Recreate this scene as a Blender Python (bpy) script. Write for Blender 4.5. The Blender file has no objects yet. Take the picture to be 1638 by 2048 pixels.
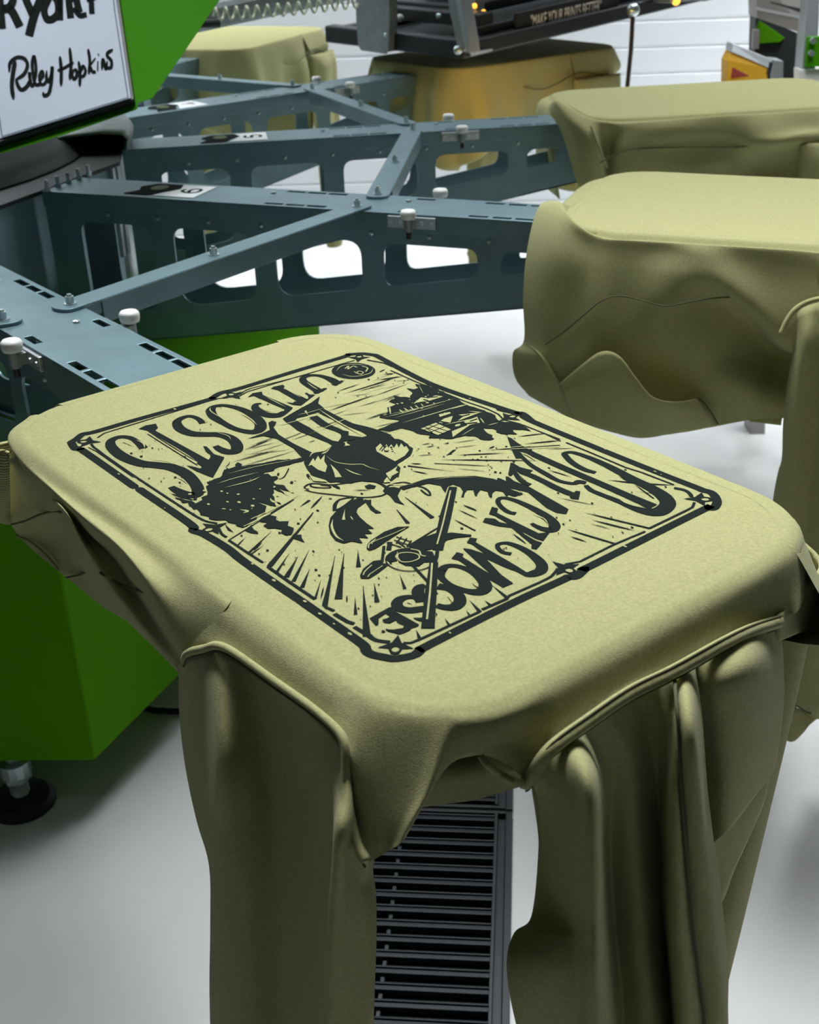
import bpy, bmesh, math, random
from mathutils import Vector, Matrix
from mathutils.geometry import tessellate_polygon
random.seed(7)
sc = bpy.context.scene
# ---------------------------------------------------------------- scale and camera
U = 0.11                 # metres per arm width
HZ = 8.64                # height of the arm tops above the floor, in arm widths
A0 = math.radians(-60.13); STEP = math.radians(30)
CAM = (7.7414, -23.2092, 4.0789); YAW, PITCH, ROLL = 0.1483, -0.4779, -0.0328; FPX = 2432.8
_cy, _sy, _cp, _sp = math.cos(YAW), math.sin(YAW), math.cos(PITCH), math.sin(PITCH)
FW = Vector((_sy*_cp, _cy*_cp, _sp)); _R = Vector((_cy, -_sy, 0)); _U = _R.cross(FW)
RT = _R*math.cos(ROLL) + _U*math.sin(ROLL); UP = -_R*math.sin(ROLL) + _U*math.cos(ROLL)
CP = Vector(CAM)
def W(p): return Vector((p[0]*U, p[1]*U, (p[2]+HZ)*U))
cam_data = bpy.data.cameras.new('camera'); cam = bpy.data.objects.new('camera', cam_data)
sc.collection.objects.link(cam); sc.camera = cam
cam_data.sensor_fit = 'HORIZONTAL'; cam_data.sensor_width = 36; cam_data.lens = 36*FPX/1638
cam_data.clip_start = 0.02; cam_data.clip_end = 60
cam.matrix_world = Matrix.Translation(W(CAM)) @ Matrix((RT, UP, -FW)).transposed().to_4x4()
cam_data.dof.use_dof = True; cam_data.dof.focus_distance = 9.2*U; cam_data.dof.aperture_fstop = 18
# ---------------------------------------------------------------- light
sc.view_settings.view_transform = 'Standard'; sc.view_settings.look = 'None'
sc.view_settings.gamma = 1; sc.view_settings.use_curve_mapping = False
sc.view_settings.exposure = 0.0
wd = bpy.data.worlds.new('world'); sc.world = wd; wd.use_nodes = True
wd.node_tree.nodes['Background'].inputs[0].default_value = (0.62, 0.75, 0.85, 1)
wd.node_tree.nodes['Background'].inputs[1].default_value = 0.03
def area_lamp(name, loc, sx, sy, power, spread=80, color=(0.95, 0.98, 1.0), rot=(0, 0, 0)):
    l = bpy.data.lights.new(name, 'AREA'); l.shape = 'RECTANGLE'; l.size = sx; l.size_y = sy
    l.energy = power; l.color = color; l.spread = math.radians(spread)
    o = bpy.data.objects.new(name, l); o.location = loc; o.rotation_euler = rot; sc.collection.objects.link(o)
    return o
LAMPS = [  # ceiling lamps of the hall, plus a wide pair added to brighten the wall: x, y (m), size, power, spread
    (1.30, -0.55, 1.5, 1.0, 19, 60, -25), (3.3, -1.6, .35, 1.8, 12, 70), (2.1, 0.3, 1.2, 1.4, 8, 55, -10), (0.2, 0.4, 1.0, 1.6, 11, 55), (3.3, 1.6, .8, 1.8, 32, 70),
    (1.2, 2.9, .6, 1.8, 40, 80), (-1.4, 2.4, .35, 1.8, 26, 75), (4.6, 1.0, .35, 1.8, 64, 80),
    (-0.9, 3.0, .35, 1.8, 95, 150), (3.8, 2.8, .35, 1.8, 95, 150), (-0.6, -2.4, .8, 1.2, 3, 60)]
for lx, ly, sx_, sy_, lp, ls, *tl in LAMPS:
    area_lamp('ceiling_lamp', (lx, ly, 3.35), sx_, sy_, lp, ls, rot=(math.radians(tl[0] if tl else 0), 0, 0))
# ---------------------------------------------------------------- helpers
def arm_axes(k):
    a = A0 + STEP*(k-1); return Vector((math.cos(a), math.sin(a), 0)), Vector((-math.sin(a), math.cos(a), 0))
def L2W(k, q):
    d, n = arm_axes(k); return d*q[0] + n*q[1] + Vector((0, 0, q[2]))
def W2L(k, p):
    d, n = arm_axes(k); return Vector((p.dot(d), p.dot(n), p.z))
def ray(x, y): return (FW*FPX + RT*(x-819) + UP*(1024-y))
def hs(k, x, y, s):     # point of the photo on the vertical plane s of arm k, in the arm's own axes
    d, n = arm_axes(k); r = ray(x, y); t = (s - CP.dot(n))/r.dot(n); return W2L(k, CP + r*t)
def hr(k, x, y, rr):
    d, n = arm_axes(k); r = ray(x, y); t = (rr - CP.dot(d))/r.dot(d); return W2L(k, CP + r*t)
def hz(k, x, y, z):
    r = ray(x, y); t = (z - CP.z)/r.z; return W2L(k, CP + r*t)
def hd(x, y, depth): return CP + ray(x, y)*(depth/FPX)   # world (arm widths)
MATS = {}
def mat(name, col, rough=0.6, metal=0.0, noise=0.0, nscale=20, bump=0.0, bscale=200, sheen=0.0, emit=None, estr=0, spec=0.5, coat=0):
    m = bpy.data.materials.new(name); m.use_nodes = True; nt = m.node_tree; b = nt.nodes['Principled BSDF']
    b.inputs['Base Color'].default_value = (*col, 1); b.inputs['Roughness'].default_value = rough
    b.inputs['Metallic'].default_value = metal; b.inputs['Specular IOR Level'].default_value = spec
    b.inputs['Coat Weight'].default_value = coat
    if sheen: b.inputs['Sheen Weight'].default_value = sheen; b.inputs['Sheen Roughness'].default_value = 0.5
    if emit: b.inputs['Emission Color'].default_value = (*emit, 1); b.inputs['Emission Strength'].default_value = estr
    geo = nt.nodes.new('ShaderNodeNewGeometry')
    if noise:
        n = nt.nodes.new('ShaderNodeTexNoise'); n.inputs['Scale'].default_value = nscale; n.inputs['Detail'].default_value = 5
        nt.links.new(geo.outputs['Position'], n.inputs['Vector'])
        mx = nt.nodes.new('ShaderNodeMix'); mx.data_type = 'RGBA'; mx.blend_type = 'MULTIPLY'; mx.inputs[0].default_value = 1
        rp = nt.nodes.new('ShaderNodeMapRange'); rp.inputs[1].default_value = 0.3; rp.inputs[2].default_value = 0.7
        rp.inputs[3].default_value = 1-noise; rp.inputs[4].default_value = 1+noise
        nt.links.new(n.outputs[0], rp.inputs[0]); nt.links.new(rp.outputs[0], mx.inputs[7])
        mx.inputs[6].default_value = (*col, 1); nt.links.new(mx.outputs[2], b.inputs['Base Color'])
    if bump:
        n2 = nt.nodes.new('ShaderNodeTexNoise'); n2.inputs['Scale'].default_value = bscale; n2.inputs['Detail'].default_value = 3
        nt.links.new(geo.outputs['Position'], n2.inputs['Vector'])
        bp = nt.nodes.new('ShaderNodeBump'); bp.inputs['Strength'].default_value = bump; bp.inputs['Distance'].default_value = 0.002
        nt.links.new(n2.outputs[0], bp.inputs['Height']); nt.links.new(bp.outputs[0], b.inputs['Normal'])
    MATS[name] = m; return m
fabric = mat('khaki_fleece', (0.398, 0.395, 0.185), 0.95, noise=0.12, nscale=420, bump=0.35, bscale=1400, sheen=0.12, spec=0.12)
thread = mat('seam_thread', (0.10, 0.10, 0.045), 0.9)
ink = mat('black_ink', (0.014, 0.019, 0.017), 0.9, spec=0.04)
steel = mat('blue_grey_steel', (0.175, 0.275, 0.31), 0.40, 0.45, noise=0.10, nscale=14, bump=0.05, bscale=600)
steel_dark = mat('dark_hub_metal', (0.02, 0.027, 0.03), 0.55, 0.3, noise=0.15, nscale=6)
zinc = mat('zinc_bolt', (0.62, 0.72, 0.75), 0.28, 0.8)
alu = mat('aluminium', (0.50, 0.54, 0.57), 0.38, 0.6)
alu_flat = mat('cast_aluminium', (0.30, 0.34, 0.34), 0.5, 0.5, noise=.1, nscale=40)
white_plastic = mat('white_plastic', (0.86, 0.86, 0.84), 0.4)
black_plastic = mat('black_plastic', (0.012, 0.015, 0.018), 0.42)
black_rubber = mat('black_rubber', (0.010, 0.015, 0.019), 0.55, noise=.2, nscale=40)
green = mat('green_powder_coat', (0.055, 0.28, 0.0), 0.6, spec=.05)
green_base = mat('green_base_coat', (0.085, 0.32, 0.0), 0.6, spec=.06)
sign_white = mat('sign_white', (0.50, 0.58, 0.70), 0.5)
sign_blue = mat('sign_blue', (0.02, 0.06, 0.13), 0.5)
label_white = mat('label_white', (0.86, 0.90, 0.92), 0.5)
yellow = mat('yellow_paint', (0.85, 0.47, 0.01), 0.5)
red = mat('red_paint', (0.35, 0.03, 0.02), 0.5)
orange_led = mat('orange_led', (0.9, 0.4, 0.05), 0.4, emit=(1, 0.42, 0.04), estr=2.5)
hose = mat('cream_hose', (0.62, 0.66, 0.50), 0.4)
floor_m = mat('white_epoxy', (0.63, 0.635, 0.64), 0.27, noise=0.045, nscale=2.3, bump=0.12, bscale=60, spec=0.4)
wall_m = mat('white_panel', (0.74, 0.78, 0.81), 0.5)
wall_line = mat('panel_groove', (0.50, 0.54, 0.58), 0.6)

def link(o, parent=None):
    sc.collection.objects.link(o)
    if parent: o.parent = parent
    return o
def mesh_obj(name, verts, faces, m, parent=None, smooth=False, world=True):
    me = bpy.data.meshes.new(name); me.from_pydata([tuple(v) for v in verts], [], faces); me.update()
    me.materials.append(m)
    if smooth:
        for p in me.polygons: p.use_smooth = True
    return link(bpy.data.objects.new(name, me), parent)
class MB:
    def __init__(s): s.v = []; s.f = []
    def add(s, vs, fs):
        b = len(s.v); s.v += [Vector(v) for v in vs]; s.f += [tuple(b+i for i in f) for f in fs]
    def box(s, x0, x1, y0, y1, z0, z1, M=None):
        vs = [Vector((x, y, z)) for z in (z0, z1) for x, y in ((x0, y0), (x1, y0), (x1, y1), (x0, y1))]
        if M: vs = [M @ v for v in vs]
        s.add(vs, [(3, 2, 1, 0), (4, 5, 6, 7), (0, 1, 5, 4), (1, 2, 6, 5), (2, 3, 7, 6), (3, 0, 4, 7)])
    def cyl(s, a, b, r0, r1=None, n=14, cap=True):
        a = Vector(a); b = Vector(b); r1 = r0 if r1 is None else r1
        d = (b-a).normalized(); x = d.orthogonal().normalized(); y = d.cross(x)
        vs = [a + (x*math.cos(2*math.pi*i/n) + y*math.sin(2*math.pi*i/n))*r0 for i in range(n)]
        vs += [b + (x*math.cos(2*math.pi*i/n) + y*math.sin(2*math.pi*i/n))*r1 for i in range(n)]
        fs = [(i, (i+1) % n, n+(i+1) % n, n+i) for i in range(n)]
        if cap: fs += [tuple(range(n-1, -1, -1)), tuple(range(n, 2*n))]
        s.add(vs, fs)
    def lathe(s, c, prof, n=20):
        c = Vector(c); vs = []; fs = []
        for r, z in prof:
            vs += [c + Vector((r*math.cos(2*math.pi*i/n), r*math.sin(2*math.pi*i/n), z)) for i in range(n)]
        for j in range(len(prof)-1):
            fs += [(j*n+i, j*n+(i+1) % n, (j+1)*n+(i+1) % n, (j+1)*n+i) for i in range(n)]
        fs += [tuple(range(n-1, -1, -1)), tuple(range((len(prof)-1)*n, len(prof)*n))]
        s.add(vs, fs)
    def tube(s, pts, r, n=8):
        pts = [Vector(p) for p in pts]; N = len(pts); base = None; vs = []; fs = []
        for i, p in enumerate(pts):
            t = (pts[min(i+1, N-1)] - pts[max(i-1, 0)]).normalized()
            if base is None: base = t.orthogonal().normalized()
            base = (base - t*base.dot(t)).normalized(); y = t.cross(base)
            vs += [p + (base*math.cos(2*math.pi*j/n) + y*math.sin(2*math.pi*j/n))*r for j in range(n)]
        for i in range(N-1):
            fs += [(i*n+j, i*n+(j+1) % n, (i+1)*n+(j+1) % n, (i+1)*n+j) for j in range(n)]
        fs += [tuple(range(n-1, -1, -1)), tuple(range((N-1)*n, N*n))]
        s.add(vs, fs)
    def plate(s, outer, holes, th, fn):   # flat plate with through holes; fn(a, b, c) -> point
        loops = [outer] + holes
        flat = [Vector((p[0], p[1], 0)) for l in loops for p in l]
        tris = tessellate_polygon([[Vector((p[0], p[1], 0)) for p in l] for l in loops])
        n = len(flat); vs = [fn(p.x, p.y, 0) for p in flat] + [fn(p.x, p.y, th) for p in flat]
        fs = [tuple(t) for t in tris] + [tuple(n+i for i in reversed(t)) for t in tris]
        b = 0
        for l in loops:
            m = len(l); fs += [(b+i, b+(i+1) % m, n+b+(i+1) % m, n+b+i) for i in range(m)]; b += m
        s.add(vs, fs)
    def build(s, name, m, parent=None, smooth=False, bevel=0, to=None):
        to = to or (lambda v: v*U)
        o = mesh_obj(name, [to(v) for v in s.v], s.f, m, parent, smooth)
        bm = bmesh.new(); bm.from_mesh(o.data); bmesh.ops.recalc_face_normals(bm, faces=bm.faces); bm.to_mesh(o.data); bm.free()
        if bevel:
            md = o.modifiers.new('bevel', 'BEVEL'); md.width = bevel*U; md.segments = 2; md.limit_method = 'ANGLE'; md.angle_limit = math.radians(40)
        return o
def tag(o, label=None, cat=None, group=None, kind=None):
    if label: o['label'] = label
    if cat: o['category'] = cat
    if group: o['group'] = group
    if kind: o['kind'] = kind
    return o
def thing(name, loc, label, cat, group=None, rotz=0):
    o = bpy.data.objects.new(name, None); o.location = loc; o.rotation_euler = (0, 0, rotz); o.empty_display_size = .05
    sc.collection.objects.link(o); return tag(o, label, cat, group)
def round_poly(pts, rad, n=5):
    out = []; N = len(pts)
    for i in range(N):
        p = Vector(pts[i]); a = Vector(pts[i-1]); b = Vector(pts[(i+1) % N]); r = rad[i] if isinstance(rad, (list, tuple)) else rad
        u = (a-p).normalized(); v = (b-p).normalized()
        for j in range(n+1):
            t = j/n; out.append(tuple((p+u*r)*(1-t)**2 + p*2*t*(1-t) + (p+v*r)*t*t))
    return out
def crom(P, t):     # Catmull-Rom through P, t in 0..len-1
    i = min(int(t), len(P)-2); f = t-i
    p1, p2 = P[i], P[i+1]; p0 = P[i-1] if i > 0 else p1*2-p2; p3 = P[i+2] if i+2 < len(P) else p2*2-p1
    return 0.5*((2*p1) + (p2-p0)*f + (2*p0-5*p1+4*p2-p3)*f*f + (3*p1-p0-3*p2+p3)*f*f*f)
def crom_closed(P, t):
    n = len(P); i = int(t) % n; f = t-int(t); p0, p1, p2, p3 = P[i-1], P[i], P[(i+1) % n], P[(i+2) % n]
    return 0.5*((2*p1) + (p2-p0)*f + (2*p0-5*p1+4*p2-p3)*f*f + (3*p1-p0-3*p2+p3)*f*f*f)
def spline(P, n): return [crom(P, (len(P)-1)*i/(n-1)) for i in range(n)]
def loft(cols, su=6, sv=6, closed=False, wob=0.0, seed=0):
    """cols: list of columns, each a list of points; returns verts, faces of a smooth sheet"""
    cols = [[Vector(p) for p in c] for c in cols]; nr = (len(cols[0])-1)*sv+1
    cc = [spline(c, nr) for c in cols]; n = len(cols); nu = n*su if closed else (n-1)*su+1
    grid = []
    for i in range(nu):
        t = i/su
        grid.append([(crom_closed if closed else crom)([c[j] for c in cc], t) for j in range(nr)])
    vs = [p for g in grid for p in g]; fs = []
    for i in range(nu if closed else nu-1):
        for j in range(nr-1):
            a = i*nr+j; b = ((i+1) % nu)*nr+j; fs.append((a, b, b+1, a+1))
    return vs, fs
# ---------------------------------------------------------------- setting
def struct(name, mb, m, parent=None, to=None, smooth=False):
    o = mb.build(name, m, parent, to=to or (lambda v: v), smooth=smooth); return tag(o, kind='structure')
b = MB(); b.box(-6, 10, -5.5, 9, -0.1, 0); struct('floor', b, floor_m)
# back wall: parallel to the camera's heading, ribbed white panels
WD = 50*U
hx, hy = math.sin(YAW), math.cos(YAW)
cw = W(CAM); wc = Vector((cw.x+hx*WD, cw.y+hy*WD, 0))
Mw = Matrix.Translation(wc) @ Matrix.Rotation(-YAW, 4, 'Z')
b = MB(); b.box(-5, 6, 0.02, 0.2, 0, 4.2, Mw)
z = 0.0; ph = 0.106
while z < 4.15:
    prof = [(0.007, z), (0.003, z+0.004), (0, z+0.012), (0, z+ph-0.008), (0.003, z+ph-0.002), (0.007, z+ph)]
    b.add([Mw @ Vector((x, y, zz)) for x in (-5, 6) for y, zz in prof], [(i, i+6, i+7, i+1) for i in range(5)])
    z += ph
struct('wall_back', b, wall_m)
b = MB()
for x in (-1.5, 2.62): b.box(x, x+0.006, -0.002, 0.004, 0, 4.1, Mw)
b = MB(); b.box(-6.2, -6, -5.5, 9, 0, 4.2); struct('wall_left', b, mat('grey_wall', (.2, .22, .22), .8))
b = MB(); b.box(10, 10.2, -5.5, 9, 0, 4.2); struct('wall_right', b, MATS['grey_wall'])
b = MB(); b.box(-6, 10, -5.5, 9, 4.2, 4.3); struct('ceiling', b, mat('dark_ceiling', (0.1, 0.1, 0.1), 0.8))
for x0 in (0.545, 0.57):   # two small fixings on the wall panels
    pass
# ---------------------------------------------------------------- rubber slatted mat on the floor
A_M = math.radians(75.8); mo = Vector((11.42, -8.62, -HZ))
def mt(v):   # v.x across to the left, v.y towards the camera
    return Vector((mo.x - v.y*math.cos(A_M) - v.x*math.sin(A_M), mo.y - v.y*math.sin(A_M) + v.x*math.cos(A_M), 0+v.z))
mat_root = thing('slatted_mat', W((mo.x, mo.y, -HZ)), 'black slatted rubber duckboard mat lying on the white floor under the printed hoodie', 'floor mat')
def tom(v):
    return W(mt(v)) - Vector((mo.x*U, mo.y*U, 0)) - Vector((0, 0, HZ*U))
def mat_tile(y0, y1, wd=3.3):
    b = MB(); h = .16
    b.box(.0, .1, y0, y1, 0.0, h*.7); b.box(wd-.1, wd, y0, y1, 0, h*.7); b.box(.1, wd-.1, y0, y0+.06, 0, h*.8); b.box(.1, wd-.1, y1-.06, y1, 0, h*.8)
    b.box(.1, wd-.1, y0+.06, y1-.06, 0, .02)
    b.box(.22, .27, y0+.05, y1-.05, 0, h); b.box(wd/2-.03, wd/2+.03, y0, y1, 0, h*.6)
    f = b.build('mat_frame', black_rubber, mat_root, to=tom, bevel=.012)
    b = MB(); y = y0+.14
    while y < y1-.12:
        b.box(.26, wd-.14, y, y+.13, .05, h); b.box(.26, wd-.14, y+.035, y+.06, h, h+.03); y += .268
    b.build('mat_slats', mat_slat, mat_root, to=tom, bevel=.012)
mat_slat = mat('slat_rubber', (0.006, 0.012, 0.017), 0.5, spec=.35, noise=.25, nscale=60)
mat_tile(-2.2, .60); mat_tile(.66, 7.4)
# ---------------------------------------------------------------- green press base with levelling foot
base_root = thing('press_base', (0, 0, 0), 'green faceted steel base cabinet under the blue-grey carousel arms', 'machine base')
zb, zt = -7.6, -3.25
poly = [(5.08, -7.95), (9.45, -.97), (5.2, 5.1), (-3.5, 5.6), (-8, -1), (-4.5, -7.0), (-.4, -6.95)]
b = MB(); n = len(poly)
b.add([(x, y, zb) for x, y in poly] + [(x, y, zt) for x, y in poly], [tuple(range(n-1, -1, -1)), tuple(range(n, 2*n))] + [(i, (i+1) % n, n+(i+1) % n, n+i) for i in range(n)])
b.build('cabinet', green_base, base_root, bevel=.04, to=lambda v: W(v))
b = MB(); b.lathe((0, 0, 0), [(3.2, zt), (3.2, -3.05)], 24); b.build('column', steel_dark, base_root, to=lambda v: W(v), smooth=False)
for fx, fy in ((3.78, -7.42), (7.2, -1.5), (-3.0, 4.2), (-5.6, -4.0)):
    b = MB(); b.lathe((fx, fy, -HZ), [(.52, 0), (.52, .07), (.44, .15), (.2, .19)], 32)
    ft = b.build('levelling_foot', black_rubber, base_root, to=lambda v: W(v)); tag(ft, 'black round levelling foot')
    b = MB(); b.lathe((fx, fy, -HZ), [(.13, .18), (.13, .5)], 16)
    for i in range(9): b.lathe((fx, fy, -HZ), [(.13, .22+i*.035), (.15, .235+i*.035), (.13, .25+i*.035)], 16)
    b.lathe((fx, fy, -HZ), [(.12, .5), (.12, 1.05)], 16)
    b.build('foot_stud', alu, ft, to=lambda v: W(v))
    b = MB(); b.lathe((fx, fy, -HZ), [(.23, .5), (.23, .62)], 6); b.lathe((fx, fy, -HZ), [(.25, .62), (.25, .85)], 14)
    b.build('foot_nut', zinc, ft, to=lambda v: W(v))
# cable on the floor
b = MB(); cp_ = [hz(0, x, y, -HZ+.06) for x, y in ((240, 1370), (290, 1414), (330, 1421), (366, 1421), (420, 1412), (520, 1380))]
cp_ = [L2W(0, q) for q in cp_]
b.tube(spline(cp_, 30), .055, 8); o = b.build('power_cable', black_plastic, None, to=lambda v: W(v), smooth=True)
tag(o, 'black power cable lying on the floor beside the green base', 'cable')
# ---------------------------------------------------------------- carousel: hub, twelve arms, braces
car = thing('printing_carousel', W((0, 0, 0)), 'blue-grey steel press carousel of slotted arms radiating from a dark hub', 'printing press carousel')
toU = lambda v: v*U
def ngon(r, z, n=12, off=math.radians(15)):   # r = apothem
    R = r/math.cos(math.pi/n); return [Vector((R*math.cos(A0+off+2*math.pi*i/n), R*math.sin(A0+off+2*math.pi*i/n), z)) for i in range(n)]
def ngon_loft(levels):
    b = MB(); vs = []; n = 12
    for r, z in levels: vs += ngon(r, z)
    fs = [(j*n+i, j*n+(i+1) % n, (j+1)*n+(i+1) % n, (j+1)*n+i) for j in range(len(levels)-1) for i in range(n)]
    fs += [tuple(range(n-1, -1, -1)), tuple(range((len(levels)-1)*n, len(levels)*n))]; b.add(vs, fs); return b
hub = ngon_loft([(6.05, -3.0), (6.05, -.05)]).build('hub_drum', steel, car, to=toU)
pl = ngon_loft([(6.2, -.05), (6.2, .015)]).build('hub_plate', steel_dark, hub, to=toU, bevel=.01)
b = MB(); b.lathe((0, 0, 0), [(5.6, .015), (5.6, .05), (5.3, .25), (3.0, .9), (2.2, 1.6), (1.8, 1.6)], 48)
b.build('hub_cover', steel_dark, car, to=toU, smooth=True)
# curved sheet guard standing on the hub plate
b = MB(); g0 = math.atan2(-.84, 6.42); prof = [(6.34, .02), (6.40, .24), (6.30, .34), (5.9, .37), (5.3, .32), (4.7, .2), (4.2, .06)]
ng = 19; vs = []
for i in range(ng):
    a = g0 + i*math.radians(4.0)
    vs += [Vector((r*math.cos(a), r*math.sin(a), z)) for r, z in prof]
m_ = len(prof)
b.add(vs, [(i*m_+j, i*m_+j+1, (i+1)*m_+j+1, (i+1)*m_+j) for i in range(ng-1) for j in range(m_-1)])
gd = b.build('hub_guard', alu_flat, car, to=toU, smooth=True)
md = gd.modifiers.new('thick', 'SOLIDIFY'); md.thickness = .004

SLOT_R = [(9.97, 10.27), (10.31, 10.61), (10.65, 10.95), (12.05, 12.33), (13.09, 13.37), (13.43, 13.70), (13.75, 14.02)]
def web_bottom(r): return -(3.62-.172*r)
HOLES = [(6.78, 8.05), (8.42, 9.76), (10.12, 11.50), (11.84, 13.24), (13.58, 14.9)]
def hole_poly(a, b_):
    def zb(r): return web_bottom(r)+ .50
    pts = [(a, zb(a)), (b_, zb(b_)), (b_, -.44), (a, -.44)]
    h = -.44-zb(b_)
    return round_poly(pts, [min(.42, h*.45), min(.22, h*.4), min(.24, h*.4), .2], 6)
def screw(r, s, parent):
    b = MB(); b.cyl((r, s*.465, -.315), (r, s*.485, -.315), .032, .028, 8); b.cyl((r, s*.485, -.315), (r, s*.495, -.315), .028, .014, 8)
    b.build('web_screw', zinc, parent, to=toU)
def make_arm():
    b = MB(); R0, R1 = 6.18, 15.6
    outer = [(R0, -.5), (R1, -.5), (R1, .5), (R0, .5)]
    holes = [[(a, s-.045), (c, s-.045), (c, s+.045), (a, s+.045)] for a, c in SLOT_R for s in (-.385, .385)]
    b.plate(outer, holes, -.03, lambda x, y, z: Vector((x, y, z)))
    for s in (-1, 1): b.box(R0, R1, min(s*.5, s*.47), max(s*.5, s*.47), -.24, -.005)
    top = b.build('arm', steel, car, to=toU, bevel=.008)
    for s in (-1, 1):
        b = MB(); webo = [(R0, web_bottom(R0)), (R1, web_bottom(R1)), (R1, -.05), (R0, -.05)]
        b.plate(webo, [hole_poly(*h) for h in HOLES], .035, lambda x, y, z, s=s: Vector((x, s*(.465-z), y)))
        # returned flange along the lower edge
        b.add([(R0, s*.465, web_bottom(R0)), (R1, s*.465, web_bottom(R1)), (R1, s*.33, web_bottom(R1)), (R0, s*.33, web_bottom(R0)),
               (R0, s*.465, web_bottom(R0)+.03), (R1, s*.465, web_bottom(R1)+.03), (R1, s*.33, web_bottom(R1)+.03), (R0, s*.33, web_bottom(R0)+.03)],
              [(0, 1, 2, 3), (4, 5, 6, 7), (0, 1, 5, 4), (2, 3, 7, 6)])
        b.build('arm_web', steel, top, to=toU)
        if s < 0:
            for i in range(8):
                screw(7.32+.87*i, s, top)
        b = MB(); b.box(11.95, 12.66, min(s*.5, s*.545), max(s*.5, s*.545), -.19, -.03)
        br = b.build('knob_bracket', alu, top, to=toU, bevel=.01)
        for r in (12.0, 12.15, 12.46, 12.61) if s < 0 else ():
            b = MB(); b.cyl((r, s*.545, -.11), (r, s*.565, -.11), .03, .026, 8); b.build('bracket_screw', zinc, top, to=toU)
        b = MB(); b.box(12.24, 12.38, min(s*.52, s*.66), max(s*.52, s*.66), -.17, -.05); b.lathe((12.31, s*.66, 0), [(.06, -.2), (.06, -.02)], 14)
        b.build('knob_stem', alu_flat, br, to=toU)
        b = MB(); b.lathe((12.31, s*.66, 0), [(.035, -.3), (.035, -.2)], 10); b.build('knob_tip', black_plastic, br, to=toU)
        b = MB(); b.lathe((12.31, s*.66, 0), [(.07, -.03), (.1, -.02), (.11, .02), (.11, .07), (.09, .095), (.02, .1)], 20)
        b.build('stop_knob', white_plastic, top, to=toU, smooth=True)
    for i in range(5):
        b = MB(); b.lathe((6.28, -.48+.28*i, 0), [(.045, 0), (.045, .06), (.03, .06), (.03, .16), (.02, .17)], 8); b.build('arm_bolt', zinc, top, to=toU)
    for r, q in ((9.83, .2), (11.99, .2)):
        b = MB(); b.lathe((r, q, 0), [(.045, 0), (.04, .02), (.015, .028)], 10); b.build('arm_rivet', zinc, top, to=toU)
    b = MB()   # platen board under the garment
    outl = round_poly([(14.66, -1.55), (20.04, -1.55), (20.04, 1.6), (14.66, 1.6)], .9, 8)
    b.plate(outl, [], .14, lambda x, y, z: Vector((x, y, z+.01)))
    b.build('platen', black_plastic, top, to=toU)
    return top
arm0 = make_arm(); arm0.rotation_euler.z = A0
arms = {1: arm0}
def copy_tree(o, parent=None, skip=()):
    c = o.copy(); sc.collection.objects.link(c)
    if parent: c.parent = parent
    for ch in list(o.children):
        if ch.name.split('.')[0] in skip: continue
        copy_tree(ch, c, skip)
    return c
for k in list(range(2, 13)):
    a = copy_tree(arm0, car, () if k < 5 else ('web_screw', 'bracket_screw', 'arm_bolt', 'arm_rivet')); a.rotation_euler.z = A0+STEP*(k-1); arms[k] = a
# braces between neighbouring arms
def make_brace():
    d1, n1 = Vector((1, 0, 0)), Vector((0, 1, 0)); a = STEP
    d2, n2 = Vector((math.cos(a), math.sin(a), 0)), Vector((-math.sin(a), math.cos(a), 0))
    P = d1*11.44+n1*.39; Q = d2*11.44-n2*.39; D = (Q-P).normalized(); Nn = Vector((D.y, -D.x, 0))  # outward side
    Lh = (Q-P).length
    M = Matrix((D, Nn, Vector((0, 0, 1)))).transposed().to_4x4(); M.translation = P
    b = MB(); tabs = [(x, y) for x, y in round_poly([(-.2, -.17), (Lh+.2, -.17), (Lh+.2, .17), (-.2, .17)], .16, 5)]
    b.plate(tabs, [], .035, lambda x, y, z: M @ Vector((x, y, .004+z)))
    b.box(.30, Lh-.30, .14, .175, -.24, .03, M); b.box(.30, Lh-.30, -.175, -.14, -.24, .03, M)
    br = b.build('brace', steel, car, to=toU, bevel=.012)
    for t in (0, Lh*.44, Lh):
        p = M @ Vector((t, 0, .04)); b = MB(); b.lathe(p, [(.075, 0), (.075, .01), (.048, .014), (.048, .085), (.03, .085), (.026, .11)], 10)
        b.build('brace_bolt', zinc, br, to=toU)
    return br
br0 = make_brace(); br0.rotation_euler.z = A0
for k in range(2, 13):
    c = copy_tree(br0, car, () if k < 5 or k == 12 else ('brace_bolt',)); c.rotation_euler.z = A0+STEP*(k-1)
b = MB(); ax_ = math.radians(15)+A0+STEP
for t_ in (1.25, 1.5):
    c_ = Vector((6.1*math.cos(ax_), 6.1*math.sin(ax_), 0))+Vector((-math.sin(ax_), math.cos(ax_), 0))*(t_-1.3)
    b = MB(); b.box(-.06, .1, -.06, .06, -1.6, -.02, Matrix.Translation(c_+Vector((.12*math.cos(ax_), .12*math.sin(ax_), 0))) @ Matrix.Rotation(ax_, 4, 'Z'))
    b.build('hub_upright', alu, hub, to=toU, bevel=.01)
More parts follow.
